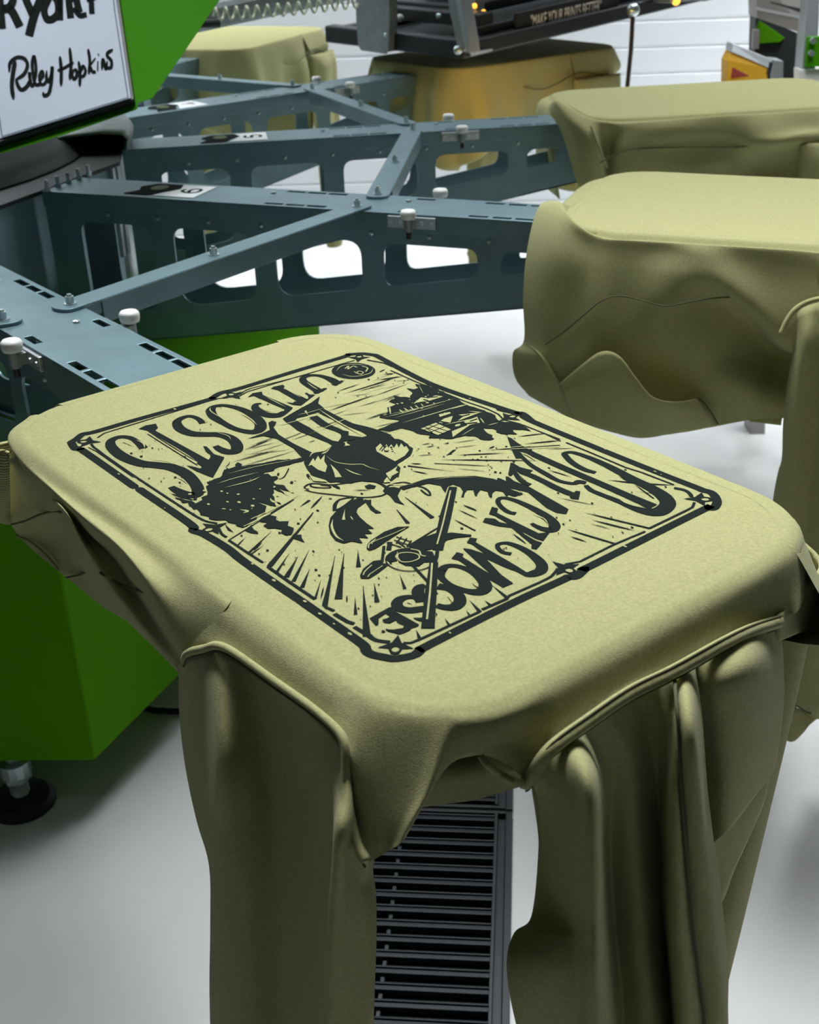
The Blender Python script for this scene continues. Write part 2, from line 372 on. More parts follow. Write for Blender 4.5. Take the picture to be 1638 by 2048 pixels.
# numbered labels on three arms
STROKES = {'6': [[(.72, .95), (.45, .98), (.2, .75), (.12, .4), (.2, .12), (.5, .02), (.8, .12), (.88, .35), (.78, .55), (.5, .6), (.2, .45)]],
           '5': [[(.82, .97), (.25, .97), (.2, .55), (.5, .62), (.8, .5), (.85, .28), (.7, .06), (.4, .02), (.15, .15)]],
           '4': [[(.7, .02), (.7, .98), (.12, .32), (.95, .32)]]}
def ribbon(pts, w, closed=False):   # flat 2D outline of a stroke; w number or list
    n = len(pts); L_ = []; R_ = []
    for i, p in enumerate(pts):
        a = pts[max(i-1, 0)]; c = pts[min(i+1, n-1)]; dx, dy = c[0]-a[0], c[1]-a[1]; l = math.hypot(dx, dy) or 1
        ww = (w[i] if isinstance(w, (list, tuple)) else w)/2
        L_.append((p[0]-dy/l*ww, p[1]+dx/l*ww)); R_.append((p[0]+dy/l*ww, p[1]-dx/l*ww))
    return L_+R_[::-1]
def ribbon_mesh(b, pts, w, fn, th=0):
    n = len(pts); rb = ribbon(pts, w); vs = [fn(x, y) for x, y in rb]
    b.add(vs, [(i, i+1, 2*n-2-i, 2*n-1-i) for i in range(n-1)])
for k, ch in ((2, '6'), (3, '5'), (4, '4')):
    b = MB(); b.plate([(8.08, -.37), (8.78, -.37), (8.78, .37), (8.2, .37), (8.3, .1)], [], .006, lambda x, y, z: Vector((x, y, .003+z)))
    lb = b.build('number_label', label_white, arms[k], to=toU); tag(lb, 'white label with a black number')
    b = MB(); b.plate(round_poly([(8.02, -.37), (7.55, -.36), (7.7, -.1), (7.58, .12), (7.75, .36), (8.2, .37), (8.3, .1), (8.12, -.1)], .06, 3), [], .006, lambda x, y, z: Vector((x, y, .0035+z)))
    em = b.build('label_emblem', ink, lb, to=toU)
    b = MB(); b.plate([(7.93+.13*math.cos(t*math.pi/8), .1+.16*math.sin(t*math.pi/8)) for t in range(16)], [], .004, lambda x, y, z: Vector((x, y, .01+z)))
    b.build('emblem_spot', mat('olive_spot_%d' % k, (.05, .09, .01), .6), lb, to=toU)
    b = MB()
    for st in STROKES[ch]:
        ribbon_mesh(b, [(p.x, p.y) for p in spline([Vector((8.68-.3*y, -.15+.34*x, 0)) for x, y in st], 24 if ch != '4' else 4)], .055, lambda x, y: Vector((x, y, .0115)))
    b.build('label_number', ink, lb, to=toU)
# ---------------------------------------------------------------- hoodies pulled over the platens
ZT = .2286; CR = .75; RI, RO, SH = 14.45, 20.25, 1.85; DS = 0.0
RC = 17.4          # local origin of a hoodie on its arm
def tol(v): return Vector(((v.x-RC)*U, v.y*U, (v.z+HZ)*U))
def hood_root(k, label):
    d, n = arm_axes(k); p = d*RC
    return thing('hoodie', (p.x*U, p.y*U, 0), label, 'hoodie', 'khaki hoodies pulled over the platens', A0+STEP*(k-1))
LIP = {}
def lipkey(p): return (round(p[0], 4), round(p[1], 4), round(p[2], 4))
def sheet(name, cols, parent, m=None, su=6, sv=6, closed=False, thick=.028, to=None):
    if all(lipkey(c[0]) in LIP for c in cols):   # starts on the platen edge: roll softly over it
        thick = 0; out = []
        for c in cols:
            t = LIP[lipkey(c[0])]
            out.append([perim(t, -.20, ZT-.003), perim(t, -.10, ZT-.016), perim(t, -.02, ZT-.075)] + [Vector(p) for p in c[1:]])
        cols = out
    vs, fs = loft(cols, su, sv, closed)
    o = mesh_obj(name, [(to or tol)(v) for v in vs], fs, m or fabric, parent, True)
    if thick:
        md = o.modifiers.new('thick', 'SOLIDIFY'); md.thickness = thick*U; md.offset = 0
    return o
def perim(t, off=0.0, z=0.0):
    """point of the platen outline; t in 0..4: 0 inner-left corner, 1 outer-left, 2 outer-right, 3 inner-right; corners are arcs of width .3 in t"""
    t = t % 4; i = int(t); f = t-i; cs = [(RI+CR, -SH+CR), (RO-CR, -SH+CR), (RO-CR, SH-CR), (RI+CR, SH-CR)]
    a0 = [math.pi, -math.pi/2, 0, math.pi/2][i]
    if f < .3:
        a = a0 + (math.pi/2)*(f/.3); c = cs[i]
        return Vector((c[0]+(CR+off)*math.cos(a), DS+c[1]+(CR+off)*math.sin(a), z))
    g = (f-.3)/.7; a = a0+math.pi/2; c0, c1 = cs[i], cs[(i+1) % 4]
    return Vector((c0[0]+(c1[0]-c0[0])*g+(CR+off)*math.cos(a), DS+c0[1]+(c1[1]-c0[1])*g+(CR+off)*math.sin(a), z))
def t_left(r): return .3+.7*(r-(RI+CR))/((RO-CR)-(RI+CR))
def t_end(s): return 1.3+.7*(s-(-SH+CR))/(2*(SH-CR))
EDGE = [(-.30, ZT), (-.20, ZT-.004), (-.14, ZT-.016), (-.10, ZT-.05), (-.09, ZT-.15)]
def make_top(root):
    N = 128; vs = []; fs = []
    ts = [4*i/N for i in range(N)]
    vs.append(Vector((RC, DS, ZT)))
    for fr in (.35, .7): vs += [Vector((RC, DS, ZT)).lerp(perim(t, -.3, ZT), fr) for t in ts]
    for off, z in EDGE: vs += [perim(t, off, z) for t in ts]
    nl = 2+len(EDGE)
    fs += [(0, 1+i, 1+(i+1) % N) for i in range(N)]
    for j in range(nl-1): fs += [(1+j*N+i, 1+(j+1)*N+i, 1+(j+1)*N+(i+1) % N, 1+j*N+(i+1) % N) for i in range(N)]
    return mesh_obj('body', [tol(v) for v in vs], fs, fabric, root, True)
def E0(t):
    p = perim(t, .015, ZT-.17); LIP[lipkey(p)] = t; return p
def TL(r): return E0(t_left(r))
def TE(s): return E0(t_end(s))
def seam(name, pts, parent, r=.012, m=None, n=40):
    b = MB(); b.tube(spline([Vector(p) for p in pts], n), r, 6); return b.build(name, m or thread, parent, smooth=True, to=tol)
def side_skirt(root, t0, t1, depth, n, seed, out=.10, inward=.7, foldn=5, amp=.09, name='side_panel'):
    """hanging cloth between two places of the outline, with soft vertical folds"""
    rnd = random.Random(seed); ph = rnd.random()*6; cols = []
    for i in range(n):
        f = i/(n-1); t = t0+(t1-t0)*f; d = depth(f) if callable(depth) else depth
        w = amp*math.sin(ph+f*foldn*math.pi) + amp*.5*math.sin(ph*2+f*foldn*5.1)
        col = [E0(t)]
        for g, o in ((.25, .07+w*.5), (.55, .10+w*1.1), (.8, .05+w*1.3), (1.0, -.10+w)): col.append(perim(t, o+out*g, ZT-.17-d*g))
        col.append(perim(t, -inward, ZT-.25-d))
        cols.append(col)
    return sheet(name, cols, root, su=3, sv=4)
def tube_sleeve(root, c0, c1, zlen, seed, name='sleeve', lean=(0, 0), w0=.95, w1=.42, th=.28, cuff=True):
    """sleeve hanging from the armhole: c0,c1 the two ends of the armhole (r,s,z)"""
    rnd = random.Random(seed); c0 = Vector(c0); c1 = Vector(c1); mid = (c0+c1)/2; ax = (c1-c0); L_ = ax.length/2; axn = Vector((ax.x, ax.y, 0)).normalized(); nn = Vector((-axn.y, axn.x, 0))
    NU = 14; ph = rnd.random()*6; cols = []
    for i in range(NU):
        a = 2*math.pi*i/NU; col = []
        for j, g in enumerate((0, .06, .16, .3, .45, .6, .75, .88, 1.0)):
            ww = L_*(1-g)+w1*g if j else L_; tt = th*(.35 if j == 0 else 1)*(1+.15*math.sin(3*a+ph+g*4))
            top = c0.z+(c1.z-c0.z)*(math.cos(a)+1)/2
            z = top*(1-min(1, g*4)) + min(1, g*4)*(mid.z-.2) if g < .25 else mid.z-.2
            z = top*(1-g) + (mid.z-zlen)*g
            fold = .10*math.sin(2.0*a*1.0+ph)*math.sin(a*3+ph)*min(1, g*5)
            col.append(mid*1.0+Vector((lean[0]*g, lean[1]*g, 0))+axn*(math.cos(a)*ww)+nn*(math.sin(a)*tt+fold)+Vector((0, 0, z-mid.z)))
        cols.append(col)
    s = sheet(name, cols, root, su=3, sv=4, closed=True)
    if cuff:
        e = mid+Vector((lean[0], lean[1], -zlen)); b = MB(); n = 24; vs = []
        for g, sc_ in ((0, 1), (.1, .86), (.5, .84), (.55, .80)):
            vs += [e+axn*(math.cos(2*math.pi*i/n)*w1*sc_)+nn*(math.sin(2*math.pi*i/n)*th*sc_)+Vector((0, 0, .05-g)) for i in range(n)]
        b.add(vs, [(j*n+i, j*n+(i+1) % n, (j+1)*n+(i+1) % n, (j+1)*n+i) for j in range(3) for i in range(n)])
        b.build('cuff', fabric, s, smooth=True, to=tol)
    return s
def plain_hood(root, zlen=3.6, seed=1):
    rnd = random.Random(seed); cols = []; n = 15
    for i in range(n):
        f = i/(n-1); s = -1.35+2.5*f; w = (.28 if i % 2 else -.18)*(1 if 0 < i < n-1 else 0)
        col = []
        for g in (0, .08, .25, .5, .75, 1):
            col.append(Vector((RO+.1+w*min(1, g*5)*(1-.3*g)+.1*g, s*(1-.38*g), .05-.12*abs(s)**2*0-g*zlen)))
        cols.append(col)
    h = sheet('hood', cols, root, su=3, sv=5)
    back = [[Vector((p.x-.45-.3*g, p.y, p.z)) for g, p in zip((0, .1, .3, .5, .8, 1), c)] for c in cols[::2]]
    sheet('hood_lining', back, h, su=2, sv=4)
    return h
# ---- the printed hoodie in front (arm 1)
h1 = hood_root(1, 'khaki hoodie nearest the camera, stretched flat with a large black moose and floatplane print')
k1 = 1
make_top(h1)
S = lambda x, y, s: hs(1, x, y, s)
R_ = lambda x, y, r: hr(1, x, y, r)
SA = lambda x, y, s: hs(1, x, y, s+.14)
A = [[TL(RI+CR-.01) if 0 else E0(.10), SA(20, 912, -1.93), SA(20, 930, -1.90), SA(19, 965, -1.88), SA(18, 1005, -1.80), SA(20, 1048, -1.70)],
     [E0(.22), SA(60, 955, -1.97), SA(64, 978, -1.88), SA(68, 1010, -1.70), SA(66, 1050, -1.58), SA(50, 1086, -1.60)],
     [TL(15.7), SA(115, 990, -2.02), SA(117, 1003, -2.02), SA(121, 1022, -2.02), SA(108, 1065, -1.50), SA(95, 1125, -1.50)],
     [TL(16.3), SA(180, 1050, -2.05), SA(172, 1070, -1.93), SA(165, 1093, -2.0), SA(148, 1118, -1.55), SA(140, 1160, -1.45)],
     [TL(16.9), SA(240, 1098, -2.10), SA(226, 1118, -1.90), SA(213, 1170, -2.0), SA(196, 1182, -1.55), SA(205, 1213, -1.42)],
     [TL(17.45), SA(290, 1165, -2.12), SA(273, 1188, -1.92), SA(262, 1233, -2.0), SA(252, 1240, -1.6), SA(272, 1253, -1.5)],
     [TL(17.9), SA(335, 1240, -2.12), SA(322, 1258, -1.98), SA(313, 1292, -2.02), SA(310, 1296, -1.8), SA(312, 1290, -1.6)],
     [TL(18.3), SA(371, 1298, -2.12), SA(366, 1318, -2.06), SA(357, 1342, -2.05), SA(358, 1346, -1.9), SA(362, 1346, -1.75)]]
sheet('side_panel', A, h1, su=8, sv=8)
def mid(a, b, f=.5, o=(0, 0, 0)): return a.lerp(b, f)+Vector(o)
B = [(TL(18.3), SA(371, 1298, -2.12)), (TL(18.7), S(450, 1292, -1.91)), (TL(19.1), S(550, 1360, -1.89)), (TL(19.45), S(640, 1425, -1.89)),
     (E0(1.03), S(692, 1488, -1.92)), (E0(1.07), S(697, 1590, -1.98)), (E0(1.10), S(714, 1680, -2.02)), (E0(1.125), S(734, 1722, -2.03)), (E0(1.15), S(772, 1704, -1.97)), (E0(1.17), S(806, 1682, -1.92)),
     (E0(1.185), R_(818, 1650, 20.0)), (E0(1.20), R_(829, 1595, 19.93)), (E0(1.215), R_(842, 1562, 19.95)), (E0(1.24), R_(872, 1534, 20.0)), (E0(1.28), R_(959, 1510, 20.08)), (TE(-1.08), R_(1015, 1530, 20.18)), (TE(-1.0), R_(1062, 1560, 20.30)),
     (TE(-.90), R_(1100, 1500, 20.33)), (TE(-.66), R_(1180, 1440, 20.33)), (TE(-.36), R_(1260, 1386, 20.33)), (TE(0), R_(1345, 1344, 20.33)),
     (TE(.45), R_(1440, 1291, 20.33)), (TE(.92), R_(1556, 1238, 20.30)), (E0(2.08), S(1600, 1215, 1.22)), (E0(2.2), perim(2.2, .08, -.3)), (E0(2.35), perim(2.35, .08, -.4))]
cols = []
for i, (a, b_) in enumerate(B):
    o = 0 if i == 0 else .02 if i < 4 else (.06 if i < 10 else .0)
    dirv = Vector((0, -1, 0)) if i < 4 else (Vector((.7, -.7, 0)) if i < 11 else Vector((1, 0, 0)))
    if i == 0:
        t0_ = LIP[lipkey(a)]; cv = [perim(t0_, -.10, ZT-.016), perim(t0_, -.02, ZT-.075), b_, SA(366, 1318, -2.06)]
        cols.append([a, crom(cv, 1.3), crom(cv, 1.65), b_])
    else: cols.append([a, mid(a, b_, .3)+dirv*o, mid(a, b_, .65)+dirv*o, b_])
sheet('shoulder_panel', cols, h1, su=6, sv=8)
# double stitched hood seam
hs_pts = [R_(1050, 1566, 20.26), R_(1062, 1555, 20.32), R_(1100, 1500, 20.39), R_(1180, 1440, 20.39), R_(1260, 1386, 20.39), R_(1345, 1344, 20.39), R_(1440, 1291, 20.39), R_(1500, 1262, 20.36), R_(1558, 1243, 20.32)]
seam('seam', hs_pts, h1, .042, fabric, 60)
for dz in (.045, -.05): seam('stitching', [p+Vector((.01, 0, dz)) for p in hs_pts], h1, .007)
as_pts = [S(368, 1322, -2.0), S(376, 1306, -2.0), S(405, 1298, -1.97), S(450, 1295, -1.94), S(550, 1363, -1.92), S(640, 1428, -1.92), S(686, 1478, -1.94), S(692, 1540, -1.98), S(695, 1600, -2.02), S(712, 1680, -2.06), S(733, 1722, -2.07)]
seam('seam', as_pts, h1, .027, fabric, 60)
seam('stitching', [p+Vector((0, -.01, -.04)) for p in as_pts], h1, .007)
seam('seam', [SA(23, 1049, -1.78), SA(50, 1042, -1.76), SA(78, 1030, -1.76), SA(105, 1023, -1.85), SA(123, 1024, -2.03)], h1, .010)
seam('seam', [SA(133, 1155, -1.5), SA(158, 1150, -1.53), SA(178, 1142, -1.62), SA(196, 1137, -1.85)], h1, .010)
seam('seam', [SA(200, 1145, -2.02), SA(230, 1163, -1.98), SA(265, 1178, -1.96), SA(300, 1187, -2.06)], h1, .010)
seam('seam', [SA(31, 1072, -1.66), SA(62, 1085, -1.58), SA(92, 1110, -1.52), SA(118, 1140, -1.5)], h1, .012, fabric)
# ribbed hem at the inner end
hem = [[Vector((13.95, -.1, .03)), Vector((13.9, -.1, -.05)), Vector((13.9, -.1, -.1))] if 0 else [Vector((14.0, -.75, -.28)), Vector((13.92, -.75, -.6)), Vector((13.95, -.7, -1.0))],
       [hs(1, -58, 900, -1.78), hs(1, -60, 965, -1.80), hs(1, -58, 1040, -1.72)],
       [hs(1, -25, 900, -1.86), hs(1, -25, 965, -1.88), hs(1, -22, 1036, -1.76)], [hs(1, 2, 900, -1.86), hs(1, 4, 970, -1.84), hs(1, 6, 1045, -1.68)], [hs(1, 18, 905, -1.82), hs(1, 19, 970, -1.78), hs(1, 20, 1048, -1.6)]]
rib = mat('rib_knit', (0.44, 0.43, 0.20), .95, spec=.12, sheen=.1)
nt = rib.node_tree; wv = nt.nodes.new('ShaderNodeTexWave'); wv.inputs['Scale'].default_value = 95; wv.bands_direction = 'Z'; tc = nt.nodes.new('ShaderNodeNewGeometry')
nt.links.new(tc.outputs['Position'], wv.inputs['Vector']); bp = nt.nodes.new('ShaderNodeBump'); bp.inputs['Strength'].default_value = .8; bp.inputs['Distance'].default_value = .003
nt.links.new(wv.outputs['Fac'], bp.inputs['Height']); nt.links.new(bp.outputs[0], nt.nodes['Principled BSDF'].inputs['Normal'])
tag(sheet('hem', hem, h1, rib, su=6, sv=6), 'ribbed hem at the inner end')
# cloth sloping off the inner edge of the platen
cols = []
for i in range(13):
    f = i/12; t = 3.28+.74*f; wv_ = .03*math.sin(f*17)+.03*math.sin(f*31+1)
    sag = .10+.08*math.sin(f*math.pi)
    cols.append([E0(t), perim(t, .10+wv_, .03), perim(t, .17+wv_, -.15), perim(t, .12, -.6), perim(t, -.1, -1.05)])
sheet('hem_drape', cols, h1, su=6, sv=6)
side_skirt(h1, 2.06, 3.3, lambda f: .55+1.1*min(1, f*2.2), 26, 4, inward=.9)
# underside cloth
cols = [[Vector((r, -1.1, -1.0)), Vector((r, -.6, -1.3)), Vector((r, .6, -1.2)), Vector((r, 1.4, -1.0))] for r in (14.6, 15.8, 17.0, 18.2)]
sheet('front_panel', cols, h1, su=4, sv=4)
# neckline seen under the collar
cols = [[R_(820, 1560, 19.7), R_(822, 1590, 19.8), R_(828, 1612, 19.7)], [R_(870, 1500, 19.7), R_(872, 1560, 19.8), R_(880, 1605, 19.7)], [R_(930, 1490, 19.75), R_(932, 1550, 19.85), R_(940, 1597, 19.75)],
        [R_(985, 1500, 19.9), R_(990, 1545, 19.95), R_(998, 1582, 19.9)], [R_(1040, 1520, 20.1), R_(1048, 1545, 20.15), R_(1062, 1564, 20.1)], [R_(1085, 1520, 20.2), R_(1090, 1545, 20.25), R_(1100, 1570, 20.2)]]
sheet('neckline', cols, h1, su=6, sv=6)
seam('seam', [R_(962, 1512, 20.15), R_(975, 1530, 20.2), R_(1000, 1548, 20.22), R_(1030, 1562, 20.3), R_(1055, 1566, 20.3)], h1, .022, fabric)
# left sleeve
rows = [
 [(367, 1330), (378, 1310), (420, 1300), (455, 1305), (520, 1348), (600, 1402), (660, 1458), (692, 1510), (702, 1640), (733, 1718)],
 [(365, 1420), (393, 1400), (432, 1400), (470, 1400), (530, 1430), (600, 1470), (655, 1520), (694, 1600), (710, 1690), (738, 1724)],
 [(376, 1530), (403, 1540), (437, 1540), (480, 1540), (540, 1550), (610, 1570), (665, 1600), (676, 1670), (700, 1730), (738, 1762)],
 [(400, 1640), (415, 1650), (434, 1660), (485, 1650), (550, 1650), (622, 1660), (672, 1690), (668, 1760), (702, 1800), (743, 1810)],
 [(427, 1730), (430, 1745), (433, 1780), (490, 1770), (560, 1770), (628, 1780), (668, 1800), (660, 1850), (700, 1870), (743, 1890)],
 [(429, 1850), (431, 1870), (434, 1900), (492, 1890), (562, 1890), (630, 1900), (662, 1920), (652, 1950), (697, 1960), (741, 1975)],
 [(428, 2020), (429, 2040), (433, 2048), (494, 2048), (564, 2048), (626, 2048), (652, 2048), (646, 2060), (690, 2070), (738, 2080)],
 [(440, 2300), (441, 2310), (445, 2320), (500, 2320), (565, 2320), (620, 2320), (645, 2320), (640, 2325), (685, 2330), (730, 2335)],
 [(470, 2600), (471, 2600), (475, 2600), (520, 2600), (565, 2600), (610, 2600), (635, 2600), (632, 2600), (670, 2600), (710, 2600)]]
sd = [-1.98, -2.10, -2.34, -2.22, -1.98, -1.90, -2.05, -2.30, -2.20, -2.05]
cols = []
for c in range(10):
    col = []
    for ri, row in enumerate(rows):
        g = min(1, ri/2.0); s0 = [-1.97, -1.97, -1.93, -1.9, -1.88, -1.87, -1.88, -1.93, -2.0, -2.02][c]
        sv_ = s0+(sd[c]+.13-s0)*g
        col.append(S(row[c][0], row[c][1], sv_))
    cols.append(col)
for c, (f, s_) in enumerate(((.85, -1.62), (.5, -1.50), (.15, -1.60))):   # back of the sleeve
    col = []
    for ri in range(len(rows)):
        a, b_ = cols[0][ri], cols[9][ri]; p = a.lerp(b_, f); col.append(Vector((p.x, s_-.1, p.z+(.1 if ri == 0 else 0))))
    cols.append(col)
slv = sheet('sleeve', cols, h1, su=6, sv=6, closed=True)
# hood
H = [
 [(1062, 1562, 20.42), (1078, 1600, 20.35), (1081, 1700, 20.3), (1066, 1835, 20.3), (1030, 1870, 20.35), (1016, 1935, 20.45), (1034, 2048, 20.5), (1090, 2240, 20.5)],
 [(1082, 1528, 20.45), (1105, 1600, 20.5), (1112, 1700, 20.5), (1108, 1835, 20.5), (1092, 1880, 20.6), (1082, 1950, 20.65), (1092, 2048, 20.65), (1120, 2240, 20.6)],
 [(1108, 1495, 20.46), (1148, 1580, 20.68), (1156, 1700, 20.72), (1158, 1835, 20.74), (1155, 1880, 20.76), (1152, 1950, 20.8), (1156, 2048, 20.8), (1165, 2240, 20.75)],
 [(1140, 1470, 20.46), (1183, 1560, 20.76), (1192, 1700, 20.84), (1195, 1835, 20.86), (1197, 1880, 20.88), (1199, 1950, 20.9), (1203, 2048, 20.9), (1205, 2240, 20.85)],
 [(1175, 1446, 20.44), (1212, 1556, 20.40), (1214, 1700, 20.15), (1222, 1835, 20.05), (1226, 1880, 20.05), (1232, 1950, 20.05), (1240, 2048, 20.05), (1250, 2240, 20.0)],
 [(1212, 1420, 20.46), (1258, 1530, 20.50), (1272, 1690, 20.40), (1282, 1835, 20.36), (1286, 1880, 20.36), (1294, 1950, 20.36), (1304, 2048, 20.36), (1320, 2240, 20.3)],
 [(1268, 1386, 20.44), (1305, 1500, 20.42), (1318, 1640, 20.12), (1326, 1835, 20.02), (1330, 1880, 20.0), (1336, 1950, 20.0), (1344, 2048, 20.0), (1352, 2240, 20.0)],
 [(1325, 1354, 20.46), (1346, 1475, 20.66), (1342, 1620, 20.74), (1347, 1835, 20.74), (1350, 1880, 20.74), (1356, 1950, 20.74), (1364, 2048, 20.74), (1372, 2240, 20.7)],
 [(1348, 1345, 20.44), (1357, 1470, 20.72), (1366, 1630, 20.80), (1384, 1835, 20.82), (1390, 1880, 20.82), (1398, 1950, 20.82), (1410, 2048, 20.82), (1425, 2240, 20.8)],
 [(1365, 1336, 20.46), (1382, 1450, 20.80), (1396, 1600, 20.88), (1420, 1800, 20.9), (1428, 1880, 20.9), (1436, 1950, 20.9), (1442, 2048, 20.9), (1455, 2240, 20.85)],
 [(1385, 1325, 20.44), (1400, 1440, 20.62), (1413, 1600, 20.66), (1438, 1790, 20.68), (1448, 1880, 20.7), (1453, 1950, 20.7), (1453, 2048, 20.7), (1465, 2240, 20.7)]]
cols = [[R_(p[0], p[1], p[2]-.12) for p in c] for c in H]
hood = sheet('hood', cols, h1, su=7, sv=7)
H2 = [
 [(1370, 1333, 20.42), (1390, 1390, 20.46), (1402, 1450, 20.44), (1409, 1540, 20.42), (1414, 1620, 20.42), (1424, 1690, 20.42)],
 [(1430, 1297, 20.46), (1440, 1360, 20.62), (1450, 1430, 20.64), (1455, 1510, 20.62), (1452, 1590, 20.6), (1452, 1662, 20.58)],
 [(1500, 1262, 20.46), (1512, 1330, 20.64), (1517, 1400, 20.64), (1515, 1480, 20.6), (1505, 1545, 20.55), (1496, 1605, 20.5)],
 [(1556, 1240, 20.40), (1563, 1325, 20.42), (1564, 1400, 20.38), (1556, 1480, 20.32), (1547, 1530, 20.28), (1540, 1548, 20.25)]]
sheet('hood_panel', [[R_(p[0], p[1], p[2]-.12) for p in c] for c in H2], hood, su=8, sv=7)
H3 = [[(1360, 1600, 20.1), (1365, 1700, 20.1), (1372, 1860, 20.1)], [(1410, 1590, 20.1), (1420, 1680, 20.15), (1436, 1810, 20.15)],
      [(1480, 1560, 20.05), (1480, 1640, 20.1), (1466, 1738, 20.1)], [(1545, 1510, 20.0), (1530, 1590, 20.0), (1498, 1668, 20.0)]]
sheet('hood_lining', [[R_(p[0], p[1], p[2]-.12) for p in c] for c in H3], hood, su=6, sv=6)
seam('hood_seam', [R_(x, y, r-.10) for x, y, r in ((1349, 1346, 20.46), (1352, 1400, 20.64), (1358, 1470, 20.74), (1366, 1630, 20.81), (1384, 1835, 20.83), (1398, 1950, 20.83), (1410, 2048, 20.83), (1425, 2240, 20.81))], hood, .012)
# back of the hood, towards the machine
cols = [[R_(x, y, r-.12) for x, y, r in c] for c in (
 [(1066, 1570, 20.3), (1082, 1700, 20.2), (1070, 1840, 20.2), (1022, 1935, 20.3), (1040, 2048, 20.3), (1094, 2240, 20.3)],
 [(1180, 1460, 20.2), (1200, 1700, 19.8), (1200, 1840, 19.8), (1200, 1935, 19.8), (1210, 2048, 19.8), (1230, 2240, 19.8)],
 [(1360, 1360, 20.2), (1350, 1700, 19.8), (1360, 1840, 19.8), (1370, 1935, 19.8), (1380, 2048, 19.8), (1400, 2240, 19.8)],
 [(1390, 1340, 20.3), (1412, 1620, 20.3), (1438, 1800, 20.4), (1450, 1935, 20.5), (1452, 2048, 20.5), (1460, 2240, 20.5)])]
sheet('hood_lining', cols, hood, su=6, sv=5)
SF = [[S(1556, 1236, .98), S(1554, 1258, .98), S(1552, 1282, 1.0)], [S(1590, 1182, 1.35), S(1594, 1225, 1.38), S(1598, 1264, 1.4)], [S(1640, 1120, 1.88), S(1645, 1190, 1.95), S(1650, 1240, 1.95)],
      [Vector((19.4, 1.96, -.05)), Vector((19.4, 2.05, -.35)), Vector((19.4, 2.0, -.7))], [Vector((18.6, 1.92, 0)), Vector((18.6, 2.0, -.35)), Vector((18.6, 1.95, -.7))]]
sheet('shoulder_panel', SF, h1, su=6, sv=6)
# far sleeve: only its root shows beside the hood
tube_sleeve(h1, (18.3, 2.05, -.2), (20.0, 1.95, -.25), 5.4, 5, lean=(-.2, .25))
# ---- second hoodie (arm 2), seen from its side
h2 = hood_root(2, 'plain khaki hoodie right behind the printed one, kangaroo pocket gaping open')
DS = .18; make_top(h2)
S2 = lambda x, y, s: hs(2, x, y, s+.25)
C = [
 [E0(3.75), S2(1095, 402, -1.0), S2(1072, 425, -1.3), S2(1054, 500, -1.6), S2(1046, 590, -1.75), S2(1048, 680, -1.80), S2(1026, 705, -1.75), S2(1030, 755, -1.7), S2(1058, 792, -1.55)],
 [E0(3.98), S2(1122, 405, -1.35), S2(1105, 440, -1.65), S2(1092, 510, -1.90), S2(1085, 595, -2.0), S2(1085, 690, -2.05), S2(1078, 720, -2.05), S2(1085, 770, -2.0), S2(1105, 818, -1.85)],
 [E0(.12), S2(1148, 442, -1.84), S2(1142, 470, -1.93), S2(1138, 530, -2.08), S2(1132, 610, -2.12), S2(1128, 690, -2.15), S2(1126, 730, -2.14), S2(1138, 790, -2.08), S2(1160, 846, -1.95)],
 [TL(15.3), S2(1205, 478, -1.93), S2(1202, 500, -1.97), S2(1192, 545, -2.08), S2(1184, 610, -2.20), S2(1172, 690, -2.28), S2(1172, 740, -2.28), S2(1190, 800, -2.2), S2(1212, 860, -2.0)],
 [TL(15.7), S2(1265, 482, -1.93), S2(1262, 505, -1.96), S2(1255, 550, -2.04), S2(1246, 610, -2.12), S2(1232, 690, -2.20), S2(1232, 750, -2.10), S2(1245, 810, -2.0), S2(1268, 874, -1.95)],
 [TL(16.2), S2(1335, 486, -1.93), S2(1334, 508, -1.97), S2(1332, 555, -2.10), S2(1328, 612, -2.16), S2(1316, 690, -2.12), S2(1305, 755, -1.98), S2(1312, 812, -1.95), S2(1330, 870, -1.9)],
 [TL(16.7), S2(1405, 490, -1.93), S2(1408, 515, -2.02), S2(1424, 565, -2.10), S2(1420, 600, -1.92), S2(1405, 690, -2.06), S2(1396, 755, -2.04), S2(1398, 805, -1.98), S2(1415, 856, -1.88)],
 [TL(17.15), S2(1480, 495, -1.93), S2(1486, 528, -1.98), S2(1506, 622, -2.16), S2(1496, 642, -1.66), S2(1488, 700, -1.68), S2(1480, 760, -1.95), S2(1484, 802, -1.93), S2(1500, 840, -1.80)],
 [TL(17.6), S2(1548, 500, -1.94), S2(1556, 545, -1.99), S2(1580, 688, -2.20), S2(1565, 704, -1.50), S2(1558, 740, -1.52), S2(1550, 780, -1.75), S2(1552, 810, -1.8), S2(1570, 836, -1.7)],
 [TL(18.1), S2(1625, 508, -1.94), S2(1632, 545, -1.99), S2(1650, 650, -2.12), S2(1640, 700, -1.66), S2(1640, 740, -1.66), S2(1640, 780, -1.7), S2(1642, 810, -1.7), S2(1650, 830, -1.7)]]
sheet('side_panel', C, h2, su=7, sv=5)
# shoulder panel on towards the sleeve and the collar (runs out of the frame)
cols = []
for t, x, y, s in ((t_left(18.1), 1650, 652, -2.12), (t_left(18.6), 1700, 600, -2.1), (t_left(19.1), 1790, 600, -2.2), (t_left(19.6), 1900, 640, -2.2), (1.05, 1990, 680, -2.1), (1.15, 2020, 700, -2.0)):
    a = E0(t); b_ = S2(x, y, s); cols.append([a, mid(a, b_, .2, (0, -.02, 0)), mid(a, b_, .5, (0, -.05, 0)), b_] if t > t_left(18.2) else [a, S2(1625, 508, -1.94), S2(1632, 545, -1.99), S2(1650, 650, -2.12)])
sheet('shoulder_panel', cols, h2, su=5, sv=6)
